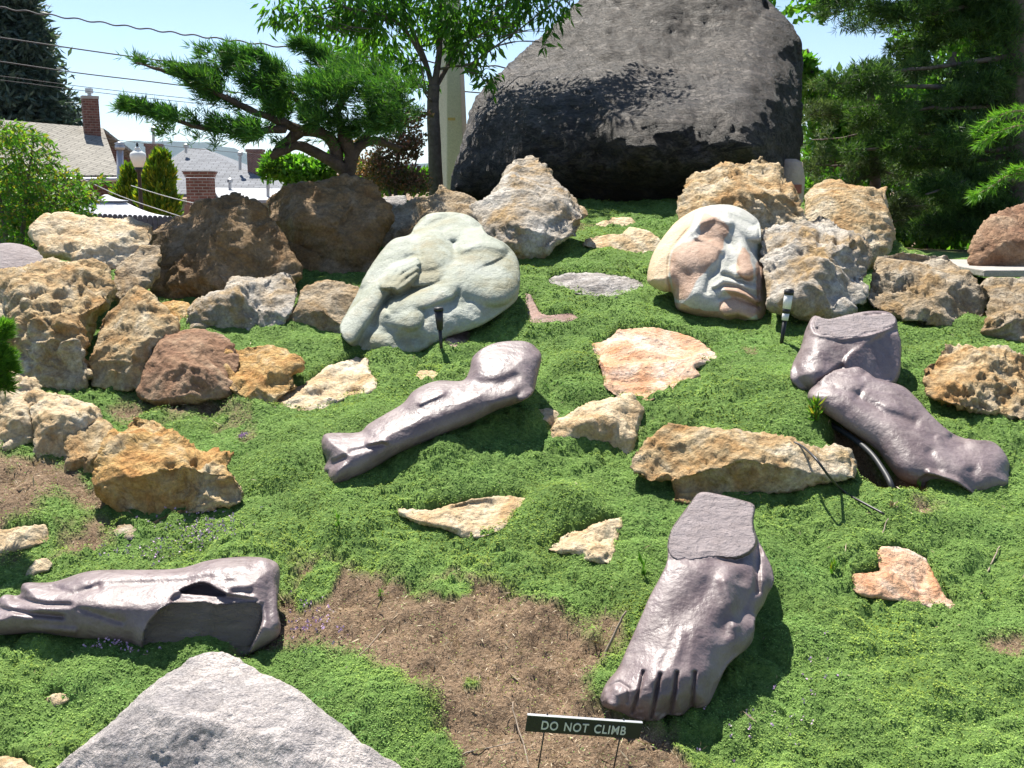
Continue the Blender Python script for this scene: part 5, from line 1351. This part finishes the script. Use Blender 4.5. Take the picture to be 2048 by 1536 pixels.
def quad_prism(mb, top, down):
    """roof plane: 4 world points, thickened down"""
    a = np.array(top, float); b = a - np.array([0, 0, down])
    mb.add(np.concatenate([a, b]), [(0, 1, 2, 3), (7, 6, 5, 4), (0, 4, 5, 1), (1, 5, 6, 2), (2, 6, 7, 3), (3, 7, 4, 0)])
def house_left():
    A = at(-160, 226, 33.); B = at(206, 256, 37.); C_ = at(240, 350, 33.); Dd = at(-160, 352, 29.)
    base = np.array([Dd[0], Dd[1], -1.])
    e = empty('house', base, 'house with tan shingle roof and tall brick chimney behind the left shrub', 'house')
    m = MB(); quad_prism(m, [Dd, C_, B, A], .10)
    fr = (C_ - B); bk = B + np.array([-fr[0] * .2 + 1.2, 4.2, fr[2]]); bkA = A + np.array([-.4, 4.2, fr[2]])
    quad_prism(m, [A, B, bk, bkA], .10)
    m.build('roof', M['roof_tan'], e)
    w = MB()
    p = [Dd + [0, .5, -.1], C_ + [-.35, .5, -.1], bk + [-.35, -.4, -.1], bkA + [0, -.4, -.1]]
    V = []; [V.append([q[0], q[1], -1.2]) for q in p]; [V.append([q[0], q[1], q[2]]) for q in p]
    V.append(list(B + [-.35, 0, -.12])); V.append(list(A + [0, 0, -.12]))
    w.add(V, [(0, 1, 5, 4), (1, 2, 6, 8, 5), (2, 3, 7, 6), (3, 0, 4, 9, 7)]); w.build('wall', M['brick'], e)
    g = MB(); g.tube([Dd + [0, -.06, -.14], C_ + [.02, -.06, -.14]], .07, 8); g.tube([C_ + [-.25, .0, -.15], C_ + [-.35, .3, -.6], [C_[0] - .35, C_[1] + .35, -1]], .05, 6); g.build('gutter', M['metal'], e)
    c = MB(); D = 36.2; lo = at(187, 300, D); hi = at(187, 198, D); w_ = 37 * PX(D) / 2
    R = Matrix.Rotation(rad(28), 3, 'Z')
    c.box((lo[0], lo[1], (lo[2] + hi[2]) / 2 - .6), (w_ * 1.55, w_ * 1.5, hi[2] - lo[2] + 1.2), R)
    ch = c.build('chimney', M['brick'], e)
    c = MB(); c.box((lo[0], lo[1], hi[2] + .04), (w_ * 1.66, w_ * 1.6, .1), R); c.build('chimney_cap', M['slab'], e)
    c = MB(); q = at(186, 192, D); c.tube([[lo[0], lo[1], hi[2]], [lo[0], lo[1], hi[2] + .2]], .07, 8); c.box((lo[0], lo[1], hi[2] + .27), (.2, .2, .16)); c.build('flue', M['metal'], e)
house_left()
def house_mid():
    D = 42.
    e = empty('house', np.array([at(450, 400, D)[0], D, -1.]), 'house with pale grey hipped roof and red brick chimneys behind the juniper', 'house')
    ax = at(385, 296, D + 3); ax2 = at(372, 297, D + 6); ax3 = at(408, 297, D + 6)
    L = at(330, 345, D + 1); R_ = at(572, 366, D + 5); F1 = at(336, 392, D - 1.5); F2 = at(560, 392, D - 1.5)
    m = MB()
    quad_prism(m, [at(300, 388, D - 1), at(590, 388, D - 1), at(404, 297, D + 4), at(376, 297, D + 4)], .12)
    quad_prism(m, [at(590, 388, D - 1), at(640, 385, D + 9), at(410, 297, D + 6), at(404, 297, D + 4.02)], .12)
    quad_prism(m, [at(376, 297, D + 4.02), at(372, 297, D + 6), at(240, 385, D + 9), at(300, 388, D - 1)], .12)
    m.build('roof', M['roof_grey'], e)
    m = MB(); quad_prism(m, [at(440, 400, D - 5), at(600, 400, D - 5), at(600, 378, D - 1.5), at(425, 375, D - 1.5)], .1); m.build('porch_roof', plain('pale flat roofing', (.36, .37, .39), .8), e)
    w = MB(); a = at(312, 392, D - .6); b = at(580, 392, D - .6)
    w.box(((a[0] + b[0]) / 2, D + 4.5, (a[2] - 1.1) / 2 - .1), (b[0] - a[0], 9.5, a[2] + 1.0)); w.build('wall', M['cwall'], e)
    for (x, y0, y1, wd, dd) in ((310, 292, 330, 26, D + 3), (513, 303, 352, 28, D + 1.5)):
        c = MB(); lo, hi = at(x, y1, dd), at(x, y0, dd)
        c.box((lo[0], dd, (lo[2] + hi[2]) / 2 - .4), (wd * PX(dd), .5, hi[2] - lo[2] + .8)); c.box((lo[0], dd, hi[2] + .03), (wd * PX(dd) * 1.15, .6, .12)); c.build('chimney', M['brick2'], e)
    for (x, y0, y1, dd) in ((307, 262, 292, D + 3), (480, 312, 336, D + 1), (460, 366, 378, D - 2), (536, 362, 392, D - 4), (372, 296, 302, D + 3)):
        c = MB(); lo, hi = at(x, y1 + 4, dd), at(x, y0, dd); c.tube([lo, hi], .06, 8); c.lathe(hi, [(.05, 0), (.11, .02), (.11, .14), (.02, .2)], 8); c.build('vent_pipe', M['metal'], e)
    w = MB(); c = at(462, 400, D - 1.25); w.box(c, (1.5, .1, .7)); w.build('window', M['wire'], e)
house_mid()
c = MB(); D = 30.; lo, hi = at(240, 390, D), at(240, 300, D); c.tube([[lo[0], D, -1], lo, hi], .09, 10); c.lathe(hi, [(.08, 0), (.14, .02), (.14, .12), (.1, .14), (.16, .18), (.02, .24)], 10)
o = c.build('flue_pipe', M['metal'], None, True); tag(o, 'pale metal flue pipe standing between the tan roof and the lamp', 'pipe')
# brick outdoor fireplace
def fireplace():
    D = 15.; e = empty('outdoor_fireplace', np.array([at(400, 430, D)[0], D, -.6]), 'old brick outdoor fireplace chimney in front of the grey roofed house', 'fireplace')
    k = PX(D)
    m = MB(); c = at(402, 380, D); z0 = at(400, 410, D)[2]; z1 = at(400, 356, D)[2]
    m.box((c[0], D, (z0 + z1) / 2), (44 * k, .34, z1 - z0)); m.build('chimney', M['brick2'], e, bevel=.008)
    m = MB()
    for i in range(4): m.box((c[0] + (.0), D, z1 + .02 + i * .022), ((46 + i * 2.5) * k, .36 + i * .02, .02))
    m.build('chimney_cap', M['brick2'], e)
    m = MB(); zb = -.9
    V = [[c[0] - 60 * k, D - .4, zb], [c[0] + 60 * k, D - .4, zb], [c[0] + 60 * k, D + .4, zb], [c[0] - 60 * k, D + .4, zb], [c[0] - 26 * k, D - .18, z0 + .002], [c[0] + 26 * k, D - .18, z0 + .002], [c[0] + 26 * k, D + .18, z0 + .002], [c[0] - 26 * k, D + .18, z0 + .002]]
    m.add(V, [(3, 2, 1, 0), (4, 5, 6, 7), (0, 1, 5, 4), (1, 2, 6, 5), (2, 3, 7, 6), (3, 0, 4, 7)]); m.build('hood', plain('clay plaster', (.30, .17, .12), .9), e)
fireplace()
# gazebo
def gazebo():
    D = 16.; e = empty('gazebo', np.array([at(210, 430, D)[0], D, -.6]), 'white canvas gazebo with a small vented top, behind the perched boulder', 'gazebo')
    k = PX(D)
    def canopy(mb, cx, ya, yb, hw, hw0, sag):
        ap = at(cx, ya, D + 1.2); ed = at(cx, yb, D)[2]
        n = 8; V = []; Fq = []
        cs = [(-1, -1), (1, -1), (1, 1), (-1, 1)]
        for s in range(4):
            (xa, y_a), (xb, y_b) = cs[s], cs[(s + 1) % 4]
            b0 = len(V)
            for i in range(n + 1):
                f = i / n; wf = hw0 + (hw - hw0) * f
                for j in range(n + 1):
                    g = j / n
                    V.append([ap[0] + wf * (xa + (xb - xa) * g), D + 1.2 + wf * (y_a + (y_b - y_a) * g), ap[2] + (ed - ap[2]) * f - sag * math.sin(math.pi * f)])
            for i in range(n):
                for j in range(n): Fq.append((b0 + i * (n + 1) + j, b0 + (i + 1) * (n + 1) + j, b0 + (i + 1) * (n + 1) + j + 1, b0 + i * (n + 1) + j + 1))
        mb.add(V, Fq)
    m = MB(); canopy(m, 210, 402, 440, 105 * k, .22, .05); o = m.build('canopy', M['canvas'], e, True)
    md = o.modifiers.new('s', 'SOLIDIFY'); md.thickness = .01
    m = MB(); canopy(m, 212, 389, 403, 34 * k, .02, .02); o = m.build('vent_top', M['canvas'], e, True)
    md = o.modifiers.new('s', 'SOLIDIFY'); md.thickness = .01
    zc = at(210, 440, D)[2]
    cx = at(210, 440, D)[0]
    for sx in (-1, 1):
        for sy in (-1, 1):
            m = MB(); m.tube([[cx + sx * 100 * k, D + 1.2 + sy * 100 * k, -.8], [cx + sx * 100 * k, D + 1.2 + sy * 100 * k, zc]], .03, 8); m.build('pole', M['black'], e, True)
gazebo()
# picket fence
def fence():
    D = 12.5; e = empty('picket_fence', np.array([at(260, 440, D)[0], D, -.5]), 'dark grey picket fence with rounded tops in front of the gazebo', 'fence')
    k = PX(D)
    for i, x in enumerate(range(-60, 420, 10)):
        y = 427 + (x - 205) * .035
        m = MB(); t = at(x, y, D); w = 4.2 * k
        zt = t[2]
        prof = [(-w, -.6), (w, -.6), (w, zt - w), (w * .7, zt - w * .3), (0, zt), (-w * .7, zt - w * .3), (-w, zt - w)]
        n = len(prof)
        V = [[t[0] + a, D - .01, b] for a, b in prof] + [[t[0] + a, D + .012, b] for a, b in prof]
        m.add(V, [tuple(range(n)), tuple(range(n, 2 * n))[::-1]] + [(j, j + n, (j + 1) % n + n, (j + 1) % n) for j in range(n)])
        m.build('picket', M['fence'], e)
    m = MB(); a, b = at(-64, 434, D + .04), at(415, 450, D + .04); m.tube([a, b], .03, 4); m.build('rail', M['fence'], e)
fence()
# street lamp
def lamp():
    D = 21.; k = PX(D); b = at(283, 420, D)
    e = empty('street_lamp', np.array([b[0], D, -1.]), 'black street lamp post with a frosted acorn globe in front of the arborvitaes', 'street lamp')
    z = lambda y: float(at(283, y, D)[2])
    m = MB(); m.lathe((b[0], D, 0), [(9 * k, -1), (8 * k, -.6), (5 * k, -.5), (4 * k, z(430)), (3.6 * k, z(345)), (6 * k, z(343)), (8.5 * k, z(336)), (5 * k, z(334))], 16); m.build('post', M['black'], e, True)
    m = MB(); m.lathe((b[0], D, 0), [(6 * k, z(335.5)), (9 * k, z(333)), (14.5 * k, z(318)), (15.3 * k, z(311)), (14 * k, z(306)), (9 * k, z(303)), (5 * k, z(299)), (6.5 * k, z(297)), (3 * k, z(293.5))], 20); m.build('globe', M['glass'], e, True)
    m = MB(); m.lathe((b[0], D, 0), [(3.2 * k, z(294)), (2.2 * k, z(291)), (2.6 * k, z(289)), (.5 * k, z(284))], 10); m.build('finial', M['black'], e, True)
lamp()
# overhead cables
CAB = [('topmost wavy black cable crossing the sky', [(-200, -18), (0, 15), (250, 52), (480, 83), (720, 112), (950, 130), (1200, 150)], 24, .018), ('second cable from the top, ending in the juniper', [(-200, 44), (0, 75), (240, 110), (420, 133), (700, 162), (940, 184), (1200, 205)], 25, .017),
       ('third cable from the top, crossing the spruce', [(-200, 94), (0, 123), (150, 145), (300, 163), (600, 200), (900, 232)], 26, .016), ('upper of the thin wires above the chimney', [(-200, 130), (0, 152), (180, 175), (370, 196), (700, 228)], 27, .009), ('lower of the thin wires above the chimney', [(-200, 138), (0, 160), (180, 183), (360, 203), (700, 236)], 27, .009),
       ('faint thin wire in front of the hills', [(205, 276), (300, 288), (420, 300), (600, 316)], 30, .007),
       ]
for lab, pts, D, r in CAB:
    m = MB(); W = path(pts, D)
    if 'wavy' in lab: 
        t = np.linspace(0, 90, len(W)); W = path(pts, D)
        W = np.concatenate([W[i] + (W[i + 1] - W[i]) * np.linspace(0, 1, 8, endpoint=False)[:, None] for i in range(len(W) - 1)]); W[:, 2] += .02 * np.sin(np.arange(len(W)) * .8)
    m.tube(W, r, 6); o = m.build('overhead_cable', M['wire'], None, True); tag(o, lab, 'cable', 'overhead cables')
m = MB(); m.tube(path([(150, 350), (240, 392), (340, 426), (400, 446)], 14.), .0055, 6); o = m.build('guy_rope', M['white'], None, True); tag(o, 'white rope slanting from the tan house over the gazebo', 'rope', 'slanting ropes')
m = MB(); m.tube(path([(262, 371), (330, 392), (410, 412), (470, 428)], 14.), .0055, 6); o = m.build('guy_rope', M['white'], None, True); tag(o, 'white rope slanting across the arborvitae to the fireplace', 'rope', 'slanting ropes')
# plaster pillar beside the boulder
def pillar():
    D = 9.1; k = PX(D); c = at(1578, 380, D)
    e = empty('pillar', np.array([c[0], D, 1.2]), 'weathered plaster pillar with a red brick set in it, right of the boulder foot', 'pillar')
    me = MB(); 
    z0, z1 = 1.2, float(at(1578, 318, D)[2])
    prof = [(28, z0), (28, z0 + (z1 - z0) * .5), (30, z0 + (z1 - z0) * .75), (22, z1 - .03), (10, z1)]
    me.lathe((c[0], D, 0), [(r * k, z) for r, z in prof], 14); me.build('shaft', M['plaster'], e, True, bump=.01)
    b = MB(); q = at(1590, 378, D - 28 * k); b.box((q[0], q[1] + .02, q[2]), (24 * k, .08, 17 * k)); b.build('brick', M['redbrick'], e, bevel=.004)
pillar()
m = MB(); c = at(2030, 543, 6.3); m.box((c[0] + .1, 6.75, c[2] - .01), (.62, 1.0, 14 * PX(6.3))); o = m.build('slab', M['slab'], None, bevel=.006, bump=.004); tag(o, 'flat grey concrete slab under the brown boulder at the right edge', 'slab')

# ------------------------------------------------------------ small garden things
def gpt(x, y, dz=0.0, D=None):
    p = at(x, y, float(Gray(x, y)) - .04); p[2] = float(zground(p[0], p[1])) + dz; return p
def path_light(x0, y0, x1, y1, kind):
    """ground end pixel, top end pixel"""
    D = float(Gray(x0, y0)) - .03; k = PX(D); b = at(x0, y0 + 3, D); t = at(x1, y1, D)
    ax = t - b; L = np.linalg.norm(ax)
    lab = {'white': 'garden path light with white sleeve and black cap, right of the face carving', 'black': 'slim black path light standing in front of the torso carving', 'far': 'dark path light with a small white band, in the shade at left'}[kind]
    e = empty('path_light', b, lab, 'garden light', 'garden path lights')
    P = lambda f: b + ax * f
    R = (9 * k) if kind == 'white' else (8 * k if kind == 'black' else 7.5 * k)
    def seg(nm, f0, f1, r0, r1, mat):
        m = MB(); m.tube([P(f0), P(f1)], [r0, r1], 14); return m.build(nm, M[mat], e, True, bevel=0)
    if kind == 'white':
        seg('stake', -.08, .46, R * .42, R * .5, 'black'); seg('lower_ring', .46, .58, R * .72, R * .76, 'white'); seg('collar', .58, .66, R * .8, R * .85, 'black')
        seg('sleeve', .66, .90, R * .92, R * .95, 'white'); seg('cap', .90, .985, R * 1.08, R * 1.08, 'black'); seg('cap_top', .985, 1.0, R * .8, R * .75, 'black')
    elif kind == 'black':
        seg('stake', -.08, .5, R * .4, R * .5, 'black'); seg('head', .5, .93, R * .75, R * 1.15, 'black'); seg('cap', .93, 1.0, R * 1.3, R * 1.2, 'black')
    else:
        seg('stake', -.08, .55, R * .6, R * .6, 'black'); seg('band', .55, .68, R * .8, R * .8, 'white'); seg('cap', .68, 1.0, R * 1.1, R * 1.1, 'black')
path_light(1562, 690, 1579, 578, 'white'); path_light(883, 700, 877, 615, 'black'); path_light(379, 594, 376, 526, 'far')
# hose and cable
def ground_path(pts, lift):
    pts = np.asarray(pts, float)
    W = path(pts[:, :2], [float(G(y)) + (p[2] if len(p) > 2 else 0) for p in pts for y in [p[1]]])
    return W + np.array([0, 0, lift])
W = path([(1590, 785), (1625, 822), (1660, 848), (1700, 872), (1740, 905), (1766, 940), (1782, 970), (1789, 1002)], [G(785) - .02, G(822) - .06, G(848) - .10, G(872) - .12, G(905) - .14, G(940) - .12, G(970) - .10, G(1002)])
m = MB(); m.tube(W, .0125, 12); o = m.build('hose', M['hose'], None, True); tag(o, 'thick black hose curving through the pit beside the right shin', 'hose')
W = path([(1588, 885), (1605, 893), (1632, 918), (1660, 955), (1690, 985), (1725, 1005), (1768, 1028)], [G(1000) + .08, G(1000) + .02, G(1010) - .13, G(1010) - .15, float(Gray(1690, 985)) - .06, float(Gray(1725, 1005)) - .07, float(Gray(1768, 1028)) - .07])
m = MB(); m.tube(W, .005, 8); o = m.build('cable', M['black'], None, True); tag(o, 'thin black cable draped over the knob of the long ochre rock', 'cable')
# twigs
TW = [((1204, 1305), (1228, 1262), (1252, 1222), .006, 'stick standing beside the big foot', .07), ((1752, 1098), (1762, 1070), (1776, 1052), .003, 'small forked twig above the heart shaped rock', .05), ((1968, 1150), (1985, 1120), (2000, 1095), .004, 'grey twig in the grass at the right edge', .04),
      ((1500, 1290), (1520, 1275), (1534, 1262), .004, 'curled dry leaf stalk right of the big foot', .02), ((1640, 1380), (1690, 1376), (1722, 1398), .003, 'pale forked twig low in the right grass', .02), ((862, 1512), (920, 1490), (1030, 1484), .003, 'long straw stem in the brown patch near the bottom', .02),
      ((1080, 1600), (1040, 1440), (1024, 1400), .003, 'bent stalk left of the sign', .03), ((780, 1232), (700, 1330), (690, 1345), .002, 'pale straw on the brown patch', .02)]
TW.append(((1950, 1400), (1975, 1375), (1990, 1372), .004, 'short grey twig at the right edge near the bottom', .02)); TW.append(((640, 1395), (655, 1388), (690, 1384), .004, 'pale wood chip like twig at the left side of the brown patch', .01))
for a, b, c_, r, lab, lift in TW:
    p = [gpt(*a, -.01), gpt(*b, lift * .6), gpt(*c_, lift)]
    if 'standing' in lab: p = [gpt(1204, 1308, -.02), at(1228, 1262, G(1300)), at(1252, 1222, G(1295))]
    m = MB(); n = 9; P3 = np.array(p); t = np.linspace(0, 1, n)[:, None]
    C3 = (1 - t) ** 2 * P3[0] + 2 * t * (1 - t) * P3[1] + t * t * P3[2] + RNG.normal(size=(n, 3)) * .002
    m.tube(C3, np.linspace(r, r * .5, n), 6); o = m.build('twig', M['twig'], None, True); tag(o, lab, 'twig')
# green weed tufts
def tuft(x, y, h, n, lab, mat='brightleaf', spread=.25):
    b = gpt(x, y)
    P = b + RNG.normal(size=(n, 3)) * np.array([.012, .012, 0]) + np.outer(RNG.uniform(0, .7, n) * h * PX(G(y)), [0, 0, 1])
    d = RNG.normal(size=(n, 3)) * spread + np.array([0, 0, 1.])
    P = np.concatenate([P * .35 + b * .65 + (P - b) * np.array([0, 0, .65]), np.tile(b, (5, 1))]); d = np.concatenate([d, np.array([[0, 0, 1.], [.2, 0, 1], [-.2, 0, 1], [0, .2, 1], [0, -.2, 1]])])
    V, Fq = leaf_mesh(P, d, h * PX(float(G(y))) * .48, .10, .05)
    o = link('weed', mesh_np('weed', V - b, Fq, M[mat], False), None, b); tag(o, lab, 'weed')
tuft(1630, 835, 55, 46, 'yellow green weed at the edge of the hose pit', 'sumac', .5); tuft(1838, 985, 30, 14, 'grass tuft at the lower edge of the hose pit'); tuft(675, 1050, 45, 10, 'thin grass spike left of the sunken tan rock', 'ashleaf', .1)
tuft(768, 1075, 30, 16, 'small bright weed below the calf', 'sumac', .4); tuft(1665, 1140, 40, 26, 'yellow flowered weed left of the heart shaped rock', 'sumac', .3); tuft(1286, 1150, 55, 14, 'thin weed stem left of the cut ankle', 'ashleaf', .2); tuft(760, 1190, 20, 40, 'leafy green weed in the brown patch', 'brightleaf', 1.0)
tuft(1785, 1018, 26, 26, 'rusty orange weed at the end of the hose', 'straw', .8); tuft(30, 735, 40, 30, 'green weed over the cream rocks at the left edge', 'brightleaf', .6)

# sign
def sign():
    D = float(G(1545)) - .1
    a = at(1052, 1430, D); b = at(1282, 1446, D + .02); c = at(1280, 1478, D + .02 + .01); d_ = at(1054, 1461, D + .01)
    base = at(1168, 1560, D)
    e = empty('sign', base, 'small black sign reading DO NOT CLIMB on two thin wire stakes', 'sign')
    X = (b - a); w = np.linalg.norm(X); X /= w
    Z = (a - d_); hgt = np.linalg.norm(Z); Z = Z - X * Z.dot(X); Z /= np.linalg.norm(Z); Yv = np.cross(Z, X)
    R = np.stack([X, Yv, Z], 1); cen = (a + b + c + d_) / 4
    m = MB(); m.box(cen, (w, .006, hgt), R); m.build('plate', plain('black painted plate', (.022, .022, .022), .5), e, bevel=.001)
    m = MB(); m.box(cen + Z * (hgt / 2 + .0016) + Yv * .001, (w, .008, .0018), R); m.build('metal_edge', M['metal'], e)
    tc = bpy.data.curves.new('t', 'FONT'); tc.body = 'DO NOT CLIMB'; tc.size = 1; tc.extrude = .01; tc.align_x = 'CENTER'; tc.align_y = 'CENTER'; tc.space_character = 1.12; tc.space_word = 1.35; tc.offset = .012
    to = bpy.data.objects.new('t', tc); COL.objects.link(to)
    dg = bpy.context.evaluated_depsgraph_get(); dg.update()
    me = bpy.data.meshes.new_from_object(to.evaluated_get(dg)); bpy.data.objects.remove(to)
    n = len(me.vertices); co = np.zeros(n * 3, np.float32); me.vertices.foreach_get('co', co); co = co.reshape(-1, 3)
    mx = co.max(0); mn = co.min(0)
    sx = w * .735 / (mx[0] - mn[0]); sy = hgt * .56 / (mx[1] - mn[1]); ctr = (mx + mn) / 2
    W = cen + X * 0 + np.outer((co[:, 0] - ctr[0]) * sx, X) + np.outer((co[:, 1] - ctr[1]) * sy, Z) + np.outer((-.0042 - co[:, 2] * .08), Yv)
    me.vertices.foreach_set('co', (W - base).astype(np.float32).ravel()); me.update(); me.materials.clear(); me.materials.append(plain('white lettering', (.62, .62, .58), .5))
    link('lettering', me, e)
    for f in (-.33, .335):
        m = MB(); p = cen + X * w * f + Yv * .006; m.tube([p + Z * (hgt * .5 + .006), p - Z * .12, p - Z * .24 ], .0022, 6); m.build('stake', M['black'], e, True)
sign()

# ------------------------------------------------------------ air between here and the hills
def haze():
    m, nt = newmat('haze'); N = NT(nt)
    v = N.n('ShaderNodeVolumePrincipled'); v.inputs['Color'].default_value = (.55, .72, 1.0, 1); v.inputs['Density'].default_value = 4.5e-5; v.inputs['Anisotropy'].default_value = .2
    o = N.n('ShaderNodeOutputMaterial'); N.l(v.outputs[0], o.inputs['Volume'])
    mb = MB(); mb.box((0, 3000, 248), (16000, 9000, 501)); h = mb.build('haze', m); tag(h, 'pale blue summer haze in front of the hills', 'haze', kind='stuff')
haze()
